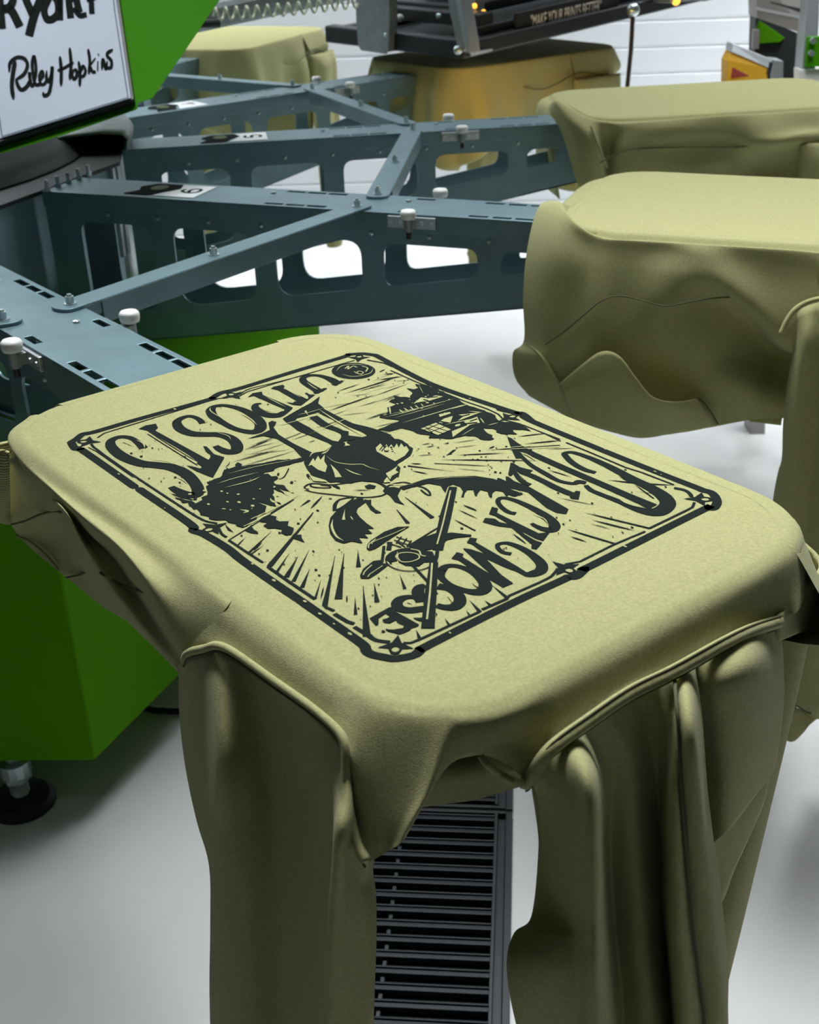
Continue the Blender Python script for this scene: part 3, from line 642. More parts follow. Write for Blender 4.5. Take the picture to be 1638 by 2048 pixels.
# pocket flap
SP_ = lambda x, y, s: hs(2, x, y, s+.18)
Pk = [
 [SP_(1118, 768, -2.12), SP_(1124, 785, -2.14), SP_(1134, 808, -2.10), SP_(1146, 838, -2.0)],
 [SP_(1165, 728, -2.26), SP_(1168, 765, -2.28), SP_(1176, 805, -2.2), SP_(1186, 853, -2.06)],
 [SP_(1203, 703, -2.36), SP_(1206, 750, -2.40), SP_(1218, 805, -2.3), SP_(1232, 866, -2.10)],
 [SP_(1238, 712, -2.44), SP_(1244, 755, -2.46), SP_(1256, 812, -2.35), SP_(1272, 875, -2.12)],
 [SP_(1272, 756, -2.48), SP_(1278, 788, -2.46), SP_(1290, 825, -2.34), SP_(1304, 874, -2.12)],
 [SP_(1305, 794, -2.46), SP_(1310, 812, -2.42), SP_(1325, 838, -2.3), SP_(1340, 867, -2.10)],
 [SP_(1350, 804, -2.34), SP_(1356, 818, -2.30), SP_(1368, 838, -2.2), SP_(1380, 862, -2.06)],
 [SP_(1394, 797, -2.16), SP_(1404, 812, -2.14), SP_(1420, 832, -2.08), SP_(1436, 850, -2.0)]]
tag(sheet('pocket', Pk, h2, su=6, sv=5, thick=.012), 'kangaroo pocket gaping open')
seam('seam', [S2(1090, 690, -2.10), S2(1130, 662, -2.18), S2(1170, 628, -2.24), S2(1205, 600, -2.22), S2(1240, 592, -2.16), S2(1285, 601, -2.17), S2(1330, 612, -2.20), S2(1380, 604, -2.16), S2(1430, 596, -2.10), S2(1478, 594, -2.0)], h2, .010)
seam('seam', [S2(1395, 798, -2.2), S2(1402, 800, -2.16), S2(1420, 822, -2.12), S2(1436, 848, -2.05)], h2, .010)
seam('seam', [S2(1063, 692, -1.9), S2(1085, 715, -2.08), S2(1110, 755, -2.14), S2(1130, 790, -2.14), S2(1150, 838, -2.02)], h2, .022, fabric)
cols = []
for i in range(9):
    f = i/8; t = 2.9+.85*f
    cols.append([E0(t), perim(t, .22, .08), perim(t, .32, -.2), perim(t, .30, -.8), perim(t, .1, -1.5)])
sheet('hem_drape', cols, h2, su=4, sv=5)
side_skirt(h2, 2.1, 3.0, 1.3, 20, 8, inward=.6)
cols = [[Vector((r, -1.3, -1.8)), Vector((r, -.6, -2.0)), Vector((r, .6, -1.9)), Vector((r, 1.6, -1.4))] for r in (14.4, 15.8, 17.2, 18.6)]
sheet('front_panel', cols, h2, su=4, sv=4)
tag(sheet('drawcord_flap', [[S2(1490, 835, -1.2), S2(1500, 842, -1.2)], [S2(1530, 822, -1.2), S2(1530, 846, -1.2)], [S2(1568, 812, -1.2), S2(1562, 850, -1.2)]], h2, su=4, sv=4), None)
# its near sleeve, falling straight down past the front platen
SL = [
 [(1597, 628), (1590, 690), (1576, 770), (1568, 850), (1566, 915), (1558, 945), (1548, 1000), (1543, 1080), (1544, 1180), (1552, 1300), (1563, 1400)],
 [(1612, 612), (1612, 690), (1600, 770), (1592, 850), (1590, 915), (1584, 945), (1575, 1000), (1570, 1080), (1572, 1180), (1576, 1300), (1586, 1410)],
 [(1638, 602), (1640, 690), (1634, 770), (1630, 850), (1626, 915), (1622, 945), (1614, 1000), (1606, 1080), (1604, 1180), (1606, 1300), (1612, 1424)],
 [(1680, 600), (1684, 690), (1680, 770), (1676, 850), (1674, 915), (1670, 945), (1664, 1000), (1656, 1080), (1650, 1180), (1644, 1300), (1640, 1438)],
 [(1730, 605), (1735, 690), (1735, 770), (1730, 850), (1726, 915), (1722, 945), (1714, 1000), (1706, 1080), (1696, 1180), (1684, 1300), (1668, 1430)],
 [(1790, 620), (1795, 690), (1790, 770), (1780, 850), (1774, 915), (1770, 945), (1762, 1000), (1750, 1080), (1736, 1180), (1716, 1300), (1690, 1415)]]
sS = [-2.1, -2.4, -2.3, -2.5, -2.35, -2.1]
cols = [[S2(x, y, sS[c] if j else -2.15) for j, (x, y) in enumerate(col)] for c, col in enumerate(SL)]
for f in (.8, .5, .2):
    cols.append([Vector((cols[0][j].lerp(cols[5][j], f).x, -1.85, cols[0][j].lerp(cols[5][j], f).z)) for j in range(11)])
s2 = sheet('sleeve', cols, h2, su=5, sv=4, closed=True)
cf = [[S2(1566, 1400, -2.15), S2(1562, 1430, -2.15), S2(1559, 1462, -2.15)], [S2(1586, 1412, -2.4), S2(1584, 1446, -2.38), S2(1582, 1483, -2.35)], [S2(1612, 1424, -2.3), S2(1610, 1446, -2.3), S2(1608, 1462, -2.28)],
      [S2(1640, 1436, -2.4), S2(1634, 1436, -2.38), S2(1630, 1438, -2.35)], [S2(1660, 1430, -2.2), S2(1655, 1430, -2.2), S2(1650, 1430, -2.2)]]
sheet('cuff', cf, s2, rib, su=5, sv=4)
seam('seam', [S2(1562, 668, -2.5), S2(1574, 642, -2.45), S2(1590, 620, -2.4), S2(1612, 606, -2.35), S2(1640, 598, -2.35), S2(1680, 592, -2.3)], h2, .035, fabric)
seam('seam', [S2(1566, 1398, -2.3), S2(1590, 1410, -2.47), S2(1614, 1424, -2.38), S2(1644, 1437, -2.45)], s2, .012)
tube_sleeve(h2, (18.3, 2.05, -.2), (20.0, 1.95, -.25), 5.4, 15, lean=(-.2, .25))
plain_hood(h2, seed=2)
# ---- third, fourth and fifth hoodies
h3 = hood_root(3, 'third hoodie from the camera, plain khaki, at the right edge before the white wall')
make_top(h3)
S3 = lambda x, y, s: hs(3, x, y, s+.2)
C3 = [
 [E0(3.7), S3(1105, 205, -.9), S3(1098, 222, -1.2), S3(1122, 262, -1.6), S3(1140, 320, -1.7), S3(1152, 360, -1.7), S3(1166, 388, -1.6)],
 [E0(3.95), S3(1118, 200, -1.35), S3(1130, 230, -1.75), S3(1152, 275, -1.95), S3(1168, 330, -2.0), S3(1178, 370, -1.95), S3(1185, 410, -1.8)],
 [E0(.08), S3(1170, 232, -1.75), S3(1180, 255, -2.0), S3(1190, 285, -2.12), S3(1200, 330, -2.1), S3(1205, 375, -2.0), S3(1210, 430, -1.9)],
 [E0(.2), S3(1215, 245, -1.92), S3(1216, 262, -1.85), S3(1216, 300, -1.72), S3(1217, 340, -1.80), S3(1222, 380, -1.9), S3(1225, 440, -1.8)],
 [TL(15.3), S3(1250, 247, -1.96), S3(1252, 268, -2.02), S3(1248, 300, -2.1), S3(1246, 340, -2.12), S3(1248, 380, -2.0), S3(1250, 440, -1.9)],
 [TL(16.2), S3(1340, 240, -1.94), S3(1342, 262, -2.05), S3(1340, 300, -1.98), S3(1338, 340, -2.0), S3(1338, 380, -1.95), S3(1340, 440, -1.85)],
 [TL(17.2), S3(1450, 232, -1.94), S3(1455, 262, -2.02), S3(1455, 290, -1.98), S3(1455, 340, -2.05), S3(1455, 380, -2.0), S3(1455, 440, -1.9)],
 [TL(17.9), S3(1530, 228, -1.94), S3(1540, 262, -2.2), S3(1542, 292, -2.3), S3(1535, 335, -1.6), S3(1535, 380, -1.7), S3(1535, 440, -1.8)],
 [TL(18.4), S3(1600, 223, -1.94), S3(1610, 255, -2.15), S3(1612, 275, -2.4), S3(1610, 330, -2.2), S3(1608, 400, -2.3), S3(1606, 500, -2.3)],
 [TL(19.1), S3(1680, 220, -1.94), S3(1690, 250, -2.15), S3(1695, 275, -2.2), S3(1690, 330, -2.4), S3(1688, 400, -2.4), S3(1685, 500, -2.3)]]
sheet('side_panel', C3, h3, su=6, sv=5)
seam('seam', [S3(1200, 325, -2.15), S3(1250, 302, -2.14), S3(1320, 296, -2.03), S3(1400, 294, -2.03), S3(1480, 294, -2.05), S3(1540, 284, -2.3)], h3, .010)
seam('seam', [S3(1182, 252, -2.06), S3(1196, 290, -2.16), S3(1214, 335, -2.1)], h3, .02, fabric)
cols = []
for i in range(9):
    f = i/8; t = 2.9+.85*f
    cols.append([E0(t), perim(t, .16, .08), perim(t, .24, -.2), perim(t, .22, -.8), perim(t, .1, -1.5)])
sheet('hem_drape', cols, h3, su=4, sv=5)
side_skirt(h3, t_left(19.0), 2.95, lambda f: .5+1.0*max(0, (f-.4)/.6), 22, 18)
tube_sleeve(h3, (18.2, -2.15, -.3), (19.9, -2.05, -.3), 5.4, 21, lean=(-.1, -.2))
tube_sleeve(h3, (18.2, 2.05, -.3), (19.9, 1.95, -.3), 5.4, 22, lean=(-.2, .25))
plain_hood(h3, seed=3)
DS = 0
for k, lab in ((4, 'khaki hoodie beneath the black screen frame and print head'), (5, 'khaki hoodie furthest back, just right of the green housing')):
    h = hood_root(k, lab); make_top(h); rnd = random.Random(k)
    cols = []
    n = 30   # near side and both ends with generous folds
    for i in range(n):
        f = i/(n-1); t = 3.2+f*(.8+t_left(18.2)); d = (1.9 if f > .3 else .9+1.0*f/.3)*(1-.15*math.sin(f*9))
        w = .10*math.sin(f*23+k)+.09*math.sin(f*41+1.3*k)
        col = [E0(t)]
        for g, o in ((.2, .06+w*.4), (.45, .10+w), (.7, .05+w*1.5), (.88, -.02+w*1.3), (1, -.15+w)): col.append(perim(t, o, ZT-.17-d*g))
        col.append(perim(t, -.7, ZT-.3-d)); cols.append(col)
    sheet('side_panel', cols, h, su=4, sv=5)
    side_skirt(h, t_left(18.2), 2.1, lambda f: .62-.25*f, 16, k+40, inward=.2, amp=.05, name='shoulder_panel')
    side_skirt(h, 2.1, 3.2, 1.4, 16, k+50)
    tube_sleeve(h, (18.1, -2.1, -.35), (19.8, -2.05, -.4), 5.3, 31+k, lean=(-.1, -.1))
    tube_sleeve(h, (18.2, 2.05, -.3), (19.9, 1.95, -.3), 5.4, 52+k, lean=(-.2, .25))
    plain_hood(h, seed=k)
    seam('seam', [perim(.5+.06*i, .20, -.35-.12*math.sin(i*.9)) for i in range(9)], h, .012)
# ---------------------------------------------------------------- the black print on the first hoodie
ZN = {1: (120, 690, .30525), 2: (480, 690, .2442), 3: (720, 740, .2442), 4: (1000, 800, .28083), 5: (580, 940, .26862), 6: (380, 1000, .2442), 7: (900, 1000, .34188), 0: (0, 0, 1)}
def zp(zn, pts):
    ox, oy, sc_ = ZN[zn]; out = []
    for x, y in pts:
        q = hz(1, ox+x*sc_, oy+y*sc_, ZT); out.append(Vector((q.x, q.y, 0)))
    return out
class Ink:
    kl = .80; ks = .66
    def __init__(s): s.mb = MB(); s.z = ZT+.004
    def poly(s, zn, pts, smooth=False, jag=0, holes=()):
        P = zp(zn, pts)
        if smooth: P = [crom_closed(P, len(P)*i/(len(P)*4)) for i in range(len(P)*4)]
        if jag:
            Q = []
            for i, p in enumerate(P):
                q = P[(i+1) % len(P)]; n = max(1, int((q-p).length/.035))
                for j in range(n):
                    w = p.lerp(q, j/n); Q.append(w+Vector((random.uniform(-jag, jag), random.uniform(-jag, jag), 0)) if j else w)
            P = Q
        HL = []
        for h in holes:
            h = zp(zn, h); HL.append([(p.x, p.y) for p in h])
        s.mb.plate([(p.x, p.y) for p in P], HL, .0, lambda x, y, z: Vector((x, y, s.z))) if False else s.flat([(p.x, p.y) for p in P], HL)
    def flat(s, outer, holes):
        loops = [outer]+holes; tris = tessellate_polygon([[Vector((x, y, 0)) for x, y in l] for l in loops])
        s.z += 6e-6; s.mb.add([Vector((x, y, s.z)) for l in loops for x, y in l], [tuple(t) for t in tris])
    def line(s, zn, pts, w, smooth=True, taper='', n=None):
        P = zp(zn, pts)
        if smooth and len(P) > 2: P = spline(P, n or (len(P)-1)*5+1)
        N = len(P); ws = []
        for i in range(N):
            f = i/(N-1); v = w
            if isinstance(w, (list, tuple)):
                t = f*(len(w)-1); a = min(int(t), len(w)-2); v = w[a]+(w[a+1]-w[a])*(t-a)
            if 'a' in taper: v *= min(1, .08+f*3)
            if 'b' in taper: v *= min(1, .08+(1-f)*3)
            if 'A' in taper: v *= max(.08, f)
            if 'B' in taper: v *= max(.08, 1-f)
            ws.append(v)
        if N == 2 and taper:
            P = [P[0].lerp(P[1], i/6) for i in range(7)]; N = 7
            ws = [(w if not isinstance(w, (list, tuple)) else w[0])*(min(1, .08+i/6*3) if 'a' in taper else 1)*(min(1, .08+(1-i/6)*3) if 'b' in taper else 1)*(max(.08, i/6) if 'A' in taper else 1)*(max(.08, 1-i/6) if 'B' in taper else 1) for i in range(7)]
        s.z += 6e-6; k_ = s.kl if isinstance(w, (list, tuple)) else s.ks; ws = [v*k_ for v in ws]
        ribbon_mesh(s.mb, [(p.x, p.y) for p in P], ws, lambda x, y: Vector((x, y, s.z)))
        if not taper and w == w and not isinstance(w, (list, tuple)) and w > .05:   # rounded ends
            w = w*s.ks
            for p in (P[0], P[-1]): s.flat([(p.x+w/2*math.cos(i*.785), p.y+w/2*math.sin(i*.785)) for i in range(8)], [])
    def dots(s, zn, c, n, rx, ry, r=.012):
        C0 = zp(zn, [c])[0]
        for i in range(n):
            x = C0.x+random.uniform(-rx, rx); y = C0.y+random.uniform(-ry, ry); q = r*random.uniform(.4, 1.3); a0 = random.random()*3; e = random.uniform(.4, 1)
            if not (15.55 < x < 19.38 and abs(y) < 1.36): continue
            s.flat([(x+q*math.cos(a0+j*1.047), y+q*e*math.sin(a0+j*1.047)) for j in range(6)], [])
K = Ink()
# frame: thick outer border with waved corners
TB = .098
for zn, pts in (
 (0, [(142, 885), (150, 897), (160, 899), (172, 906), (269, 974)]), (0, [(279, 979), (380, 1048), (386, 1061), (410, 1070), (456, 1098), (483, 1120), (551, 1168), (597, 1199)]),
 (0, [(600, 1201), (690, 1264), (727, 1291), (733, 1303), (745, 1310), (763, 1314), (787, 1318), (811, 1315), (830, 1310), (842, 1300), (853, 1293), (1020, 1209), (1122, 1162), (1136, 1155), (1153, 1153), (1170, 1138), (1184, 1131), (1404, 1021), (1416, 1017), (1428, 1016), (1434, 1003), (1424, 987), (1402, 980)]),
 (0, [(1404, 980), (1309, 943), (1180, 891), (1062, 842), (1042, 829), (1016, 823), (1000, 819)]),
 (0, [(1062, 841), (1045, 828), (1035, 827), (1015, 821), (876, 774), (808, 742), (757, 714), (744, 710), (724, 708), (695, 710), (688, 714), (590, 743), (480, 777), (443, 786), (425, 796), (413, 801), (272, 840), (190, 864), (166, 869), (154, 878), (142, 885)])):
    K.line(zn, pts, TB, n=len(pts)*6)
# inner hairline frame
for zn, pts, w, sm in (
 (1, [(205, 650), (222, 672), (250, 692), (300, 730), (480, 855), (760, 1040), (930, 1145), (1030, 1172)], .03, 1), (1, [(185, 672), (240, 700), (480, 868)], .012, 0),
 (1, [(1042, 1205), (1060, 1240), (1092, 1262)], .03, 1), (6, [(318, 332), (450, 420), (598, 516)], .03, 0), (6, [(636, 548), (800, 665), (1024, 815)], .036, 0), (6, [(1092, 860), (1120, 885), (1182, 912)], .035, 0),
 (6, [(1182, 935), (1290, 1000), (1345, 1018)], .045, 0), (6, [(1345, 1042), (1440, 1100), (1520, 1150), (1638, 1168)], .045, 1), (5, [(590, 1228), (640, 1266), (740, 1286)], .035, 1),
 (5, [(845, 1290), (900, 1290), (970, 1262), (1415, 1056)], .03, 0), (5, [(1430, 1042), (1622, 958)], .034, 0), (7, [(340, 565), (560, 467), (608, 432), (630, 402)], .03, 1),
 (7, [(672, 378), (760, 362), (960, 262), (1142, 186)], .026, 0), (7, [(1166, 168), (1385, 62), (1418, 44), (1430, 16)], .03, 0), (4, [(1240, 628), (1315, 645), (1350, 668), (1365, 692)], .045, 1),
 (4, [(1238, 606), (1000, 515), (900, 485), (640, 375), (470, 305)], .024, 0), (4, [(432, 296), (310, 238), (160, 178)], .018, 0), (3, [(1638, 570), (1480, 510), (1300, 440), (1185, 412)], .018, 0),
 (3, [(1165, 398), (1130, 362), (1040, 320), (850, 255), (450, 95), (250, 5)], .022, 0), (2, [(1520, 290), (1180, 150), (1040, 125)], .03, 0), (2, [(940, 128), (850, 152), (470, 262), (60, 385), (-40, 440)], .02, 0),
 (1, [(1638, 190), (1400, 250), (1240, 290), (1175, 328)], .018, 1), (1, [(1100, 348), (1040, 352), (960, 374), (500, 515), (290, 580), (245, 610)], .02, 0)):
    K.line(zn, pts, w, smooth=bool(sm))
# little eye ornaments at corners and middles
def eye(x, y, a):
    q = hz(1, x, y, ZT); c = Vector((q.x, q.y, 0)); ca, sa = math.cos(a), math.sin(a)
    def T(u, v): return (c.x+(u*ca-v*sa)*.8, c.y+(u*sa+v*ca)*.8)
    out = [T(u, v) for u, v in ((.15, 0), (.05, .035), (-.02, .13), (-.03, .05), (-.09, .03), (-.10, 0), (-.09, -.03), (-.03, -.05), (-.02, -.13), (.05, -.035))]
    K.flat(out, [[T(-.035+.035*math.cos(i*.785), .03*math.sin(i*.785)) for i in range(8)]])
for x, y, a in ((174, 884, .75), (718, 716, -.75), (1402, 999, 2.4), (792, 1294, -2.4+math.pi*1.0-math.pi), (466, 791, 0), (425, 1057, 1.57), (1020, 835, -1.57), (1132, 1138, 3.14)):
    K_a = a if not (x == 792) else 2.36
    eye(x, y, {174: .75, 718: -.75, 1402: -2.36, 792: 2.36, 466: 0, 425: 1.57, 1020: -1.57, 1132: 3.14}[x])
# OUTPOSTS
Ink.kl = 1.0
W1 = .085
K.line(1, [(548, 678), (515, 645), (465, 612), (395, 604), (340, 625), (332, 660), (368, 702), (430, 742), (530, 778), (640, 790), (740, 806), (830, 850), (890, 915), (905, 965), (880, 985), (820, 978), (765, 955), (728, 932)], [.07, .05, .06, .085, .10, .10, .105, .09, .095, .08, .05])
K.poly(1, [(725, 975), (800, 990), (870, 1015), (905, 985), (895, 1018), (860, 1018), (780, 1000)])
K.poly(1, [(515, 552), (560, 530), (628, 518), (642, 545), (622, 562), (800, 660), (1000, 770), (960, 800), (820, 720), (640, 610), (570, 562)])
K.poly(1, [(830, 793), (868, 798), (920, 812), (930, 800), (895, 775), (965, 765), (985, 740), (985, 722), (955, 700), (938, 665), (962, 668), (1010, 718), (1078, 738), (1003, 870), (985, 866), (900, 832)])
K.line(1, [(575, 585), (700, 665), (900, 790)], .014); K.line(1, [(790, 870), (835, 875)], .0 if 0 else .01)
K.line(1, [(935, 515), (905, 485), (850, 468), (795, 482), (765, 510), (790, 552), (860, 582), (950, 588), (1050, 590), (1125, 617), (1160, 662), (1150, 697), (1100, 702), (1050, 685), (1018, 664)], [.055, .045, .06, .085, .09, .085, .09, .10, .08, .05])
K.poly(1, [(1080, 700), (1150, 680), (1140, 718), (1110, 712)])
K.line(1, [(985, 430), (1010, 405), (1080, 398), (1180, 420), (1265, 462), (1312, 515), (1305, 558), (1250, 572), (1150, 552), (1065, 510), (1005, 470), (985, 430)], [.085, .055, .05, .07, .09, .10, .09, .06, .06, .08, .085])
K.poly(1, [(1230, 345), (1262, 318), (1322, 308), (1330, 330), (1525, 412), (1522, 420), (1482, 455), (1460, 440), (1475, 425), (1270, 335)])
K.line(1, [(1475, 440), (1430, 462), (1370, 462), (1315, 445), (1280, 415), (1285, 392), (1320, 385)], [.06, .09, .09, .08, .07, .05, .02])
K.poly(2, [(252, 360), (275, 345), (352, 328), (368, 345), (350, 355), (560, 450), (500, 482), (310, 372)])
K.poly(2, [(375, 470), (430, 478), (450, 465), (505, 470), (560, 440), (555, 415), (530, 400), (545, 392), (570, 408), (615, 410), (500, 498), (430, 492)])
K.line(2, [(655, 388), (610, 358), (560, 328), (520, 298), (520, 270), (570, 252), (640, 252), (705, 268), (755, 290), (800, 318)], [.085, .08, .075, .07, .06, .05, .05, .06, .08, .08])
K.poly(2, [(600, 390), (690, 355), (718, 358), (640, 400), (608, 402)]); K.poly(2, [(745, 328), (830, 292), (852, 298), (790, 335)])
# badge
K.poly(2, [(930+180*math.cos(i*.262), 215+66*math.sin(i*.262)) for i in range(24)])
# BLACK
Ink.kl = .8
K.line(4, [(680, 520), (600, 497), (520, 452), (468, 402), (462, 382), (520, 376), (640, 415), (780, 478), (950, 568), (1080, 632), (1165, 690), (1195, 742), (1150, 790), (1075, 800), (960, 770), (830, 718), (720, 675), (650, 645), (610, 610)], [.05, .065, .065, .06, .05, .06, .08, .10, .12, .14, .14, .15, .12, .07, .06, .055, .045])
K.line(4, [(612, 592), (560, 585), (520, 597), (420, 578), (320, 525), (220, 465), (160, 410), (130, 375)], [.06, .07, .05, .05, .06, .05, .04, .03])
K.line(4, [(110, 330), (300, 418), (520, 515), (700, 592), (900, 680), (1090, 762)], [.08, .085, .085, .085, .09, .11])
K.poly(4, [(52, 265), (82, 275), (120, 305), (215, 362), (140, 372), (182, 418), (112, 418), (80, 350)])
K.line(4, [(762, 572), (1000, 597), (1255, 610)], .03, taper='ab'); K.line(4, [(845, 545), (930, 585), (1020, 598)], .025, taper='a'); K.line(4, [(975, 655), (1240, 685)], .012, taper='ab')
K.poly(4, [(75, 450), (95, 452), (140, 480), (235, 505), (210, 520), (115, 515), (75, 545), (58, 535)])
K.line(4, [(100, 498), (220, 540), (330, 592), (430, 640), (535, 682)], .085); K.poly(4, [(495, 690), (540, 650), (572, 655), (560, 712), (505, 705)])
K.line(4, [(105, 510), (130, 558), (170, 590), (215, 608)], [.05, .045, .055, .05])
K.poly(4, [(40, 548), (62, 550), (100, 580), (205, 620), (470, 770), (488, 782), (470, 815), (400, 805), (330, 770), (200, 660), (120, 640), (42, 585)])
K.poly(4, [(-20, 560), (60, 590), (140, 640), (110, 690), (20, 650)], smooth=True)
K.line(4, [(112, 812), (60, 800), (10, 765), (-15, 725), (10, 700), (90, 712), (210, 762), (320, 825), (385, 885), (375, 925), (310, 922), (255, 900), (225, 882)], [.05, .05, .045, .045, .05, .065, .09, .10, .08, .05, .035])
K.poly(7, [(228, 85), (245, 42), (282, 52), (275, 78), (400, 140), (520, 198), (585, 190), (545, 242), (500, 228), (400, 175), (262, 95)])
K.poly(7, [(192, 132), (205, 108), (262, 112), (290, 132), (375, 150), (440, 205), (500, 240), (540, 252), (505, 292), (475, 285), (478, 262), (420, 215), (360, 165), (280, 155)])
# MOOSE
K.line(7, [(358, 318), (310, 308), (280, 282), (285, 260), (340, 255), (420, 285), (490, 330), (535, 378), (530, 415), (480, 435), (440, 438)], [.045, .045, .04, .04, .055, .07, .09, .10, .09, .06])
K.poly(7, [(98, 252), (118, 222), (158, 228), (150, 250), (290, 330), (400, 395), (470, 440), (440, 448), (310, 380), (180, 300), (130, 262)])
K.poly(7, [(75, 285), (120, 290), (300, 350), (420, 410), (460, 445), (330, 400), (210, 345), (300, 440), (370, 490), (305, 515), (280, 470), (180, 385), (110, 320)])
K.poly(7, [(8, 345), (40, 308), (80, 318), (72, 335), (200, 415), (300, 468), (365, 488), (310, 515), (270, 490), (150, 425), (50, 355)])
K.line(5, [(1125, 752), (1160, 722), (1230, 716), (1320, 742), (1400, 790), (1452, 850), (1440, 898), (1370, 912), (1270, 890), (1180, 850), (1125, 800), (1125, 752)], [.085, .06, .05, .06, .09, .11, .10, .06, .05, .06, .08])
K.line(5, [(1100, 868), (1180, 885), (1250, 930), (1265, 985), (1220, 1022), (1150, 1025), (1092, 1010)], [.09, .07, .09, .10, .10, .07, .06])
K.line(5, [(1005, 860), (965, 880), (952, 915), (975, 955), (1005, 975)], [.05, .09, .10, .09, .06])
K.line(5, [(955, 988), (935, 955), (880, 948), (820, 965), (795, 1000), (820, 1035), (890, 1048), (960, 1040), (1003, 1035)], [.04, .045, .055, .08, .09, .085, .08, .08, .08])
K.poly(5, [(915, 1105), (1003, 1102), (1003, 1138), (945, 1122)]); K.poly(5, [(1085, 1065), (1098, 1078), (1088, 1098)])
K.poly(5, [(735, 1028), (768, 1022), (770, 1048), (962, 1155), (950, 1168), (905, 1182), (890, 1200), (820, 1228), (728, 1205), (720, 1190), (770, 1192), (842, 1180), (848, 1162), (800, 1140), (790, 1122), (740, 1145), (700, 1140), (686, 1118), (722, 1108), (745, 1095), (712, 1072), (660, 1108), (660, 1150), (640, 1165), (592, 1108)])
# rays and border ticks
for zn, a, c, w, tp in (
 (6, (850, 0), (318, 332), .014, ''), (6, (1010, 105), (652, 545), [.008, .05], 'a'), (6, (670, 258), (478, 440), .03, 'A'), (6, (458, 305), (388, 378), .02, 'A'), (6, (615, 365), (500, 448), .02, 'A'), (6, (590, 350), (520, 420), .015, 'ab'),
 (6, (812, 442), (708, 598), .03, 'A'), (6, (884, 465), (790, 635), .055, 'A'), (6, (975, 415), (848, 670), .04, 'A'), (6, (980, 570), (918, 720), .045, 'A'), (6, (1072, 660), (1026, 812), .025, 'A'), (6, (1095, 715), (1072, 812), .015, 'ab'),
 (6, (1188, 460), (1104, 868), .055, 'A'), (6, (1262, 442), (1216, 815), .075, 'A'), (6, (1376, 415), (1380, 552), .05, 'A'), (6, (1352, 800), (1356, 942), .035, 'A'), (6, (1418, 708), (1448, 1120), .075, 'A'), (6, (1508, 685), (1532, 840), .05, 'A'), (6, (1285, 785), (1285, 845), .015, 'ab'),
 (6, (1085, -30), (988, 75), .022, 'ab'), (5, (818, 785), (855, 888), .035, 'A'), (5, (795, 302), (875, 398), .035, 'A'), (5, (858, 205), (1060, 360), .045, 'A'), (5, (1222, 372), (1380, 455), .018, 'a'), (5, (1290, 265), (1392, 305), .025, 'ab'), (5, (1258, 300), (1395, 366), .012, 'ab'),
 (5, (1505, 862), (1622, 960), .04, 'A'), (5, (1338, 975), (1415, 1060), .04, 'A'), (5, (1450, 975), (1490, 1008), .03, 'A'), (5, (1312, 1048), (1335, 1082), .02, 'A'), (5, (1152, 1108), (1185, 1158), .03, 'A'), (5, (938, 1195), (962, 1250), .035, 'A'),
 (3, (390, 788), (790, 838), .028, 'B'), (3, (425, 828), (560, 856), .02, 'ab'), (3, (412, 768), (510, 774), .02, 'ab'), (3, (608, 768), (1100, 792), .016, 'b'), (3, (655, 738), (1480, 746), .024, 'ab'), (3, (785, 810), (1040, 834), .01, 'ab'), (3, (470, 704), (610, 696), .012, 'ab'), (3, (785, 700), (1190, 684), .022, 'ab'),
 (3, (1035, 660), (1638, 620), .022, 'a'), (3, (780, 640), (970, 618), .012, 'ab'), (3, (760, 602), (960, 572), .012, 'ab'), (3, (1290, 548), (1520, 520), .012, 'ab'), (3, (1345, 610), (1638, 578), .02, 'ab'), (3, (505, 615), (580, 603), .016, 'ab'), (3, (540, 635), (615, 625), .016, 'ab'),
 (3, (845, 1108), (955, 1158), .022, 'ab'), (3, (808, 1150), (965, 1222), .012, 'ab'), (3, (368, 1045), (592, 1215), .045, 'A'), (3, (300, 1148), (392, 1258), .035, 'A'),
 (4, (125, 265), (325, 240), .014, 'a'), (4, (170, 316), (440, 292), .016, 'ab'), (4, (330, 352), (535, 346), .014, 'ab'), (4, (300, 600), (515, 695), .014, 'ab'), (4, (405, 698), (685, 754), .012, 'ab'), (4, (605, 806), (1070, 918), .026, 'a'), (4, (655, 858), (965, 936), .026, 'ab'), (4, (645, 885), (790, 922), .012, 'ab'), (4, (470, 922), (830, 1030), .026, 'a'), (4, (500, 975), (618, 1014), .02, 'ab'),
 (4, (340, 500), (510, 552), .016, 'ab'), (4, (90, 955), (190, 1030), .018, 'ab'), (4, (960, 605), (1095, 705), .016, 'a'), (3, (40, 410), (220, 345), .014, 'ab'),
 (2, (1350, 1248), (1578, 1418), .045, 'A'), (2, (1285, 1352), (1380, 1465), .035, 'A'), (2, (672, 1245), (580, 1342), .025, 'ab'), (2, (600, 1378), (520, 1474), .02, 'ab'), (2, (480, 1240), (100, 1474), .014, 'ab'), (2, (570, 1275), (488, 1330), .035, 'B')):
    K.line(zn, [a, c], w, smooth=False, taper=tp if not isinstance(w, list) else '')
K.line(6, [(318, 332), (400, 370), (478, 440)], .0001)
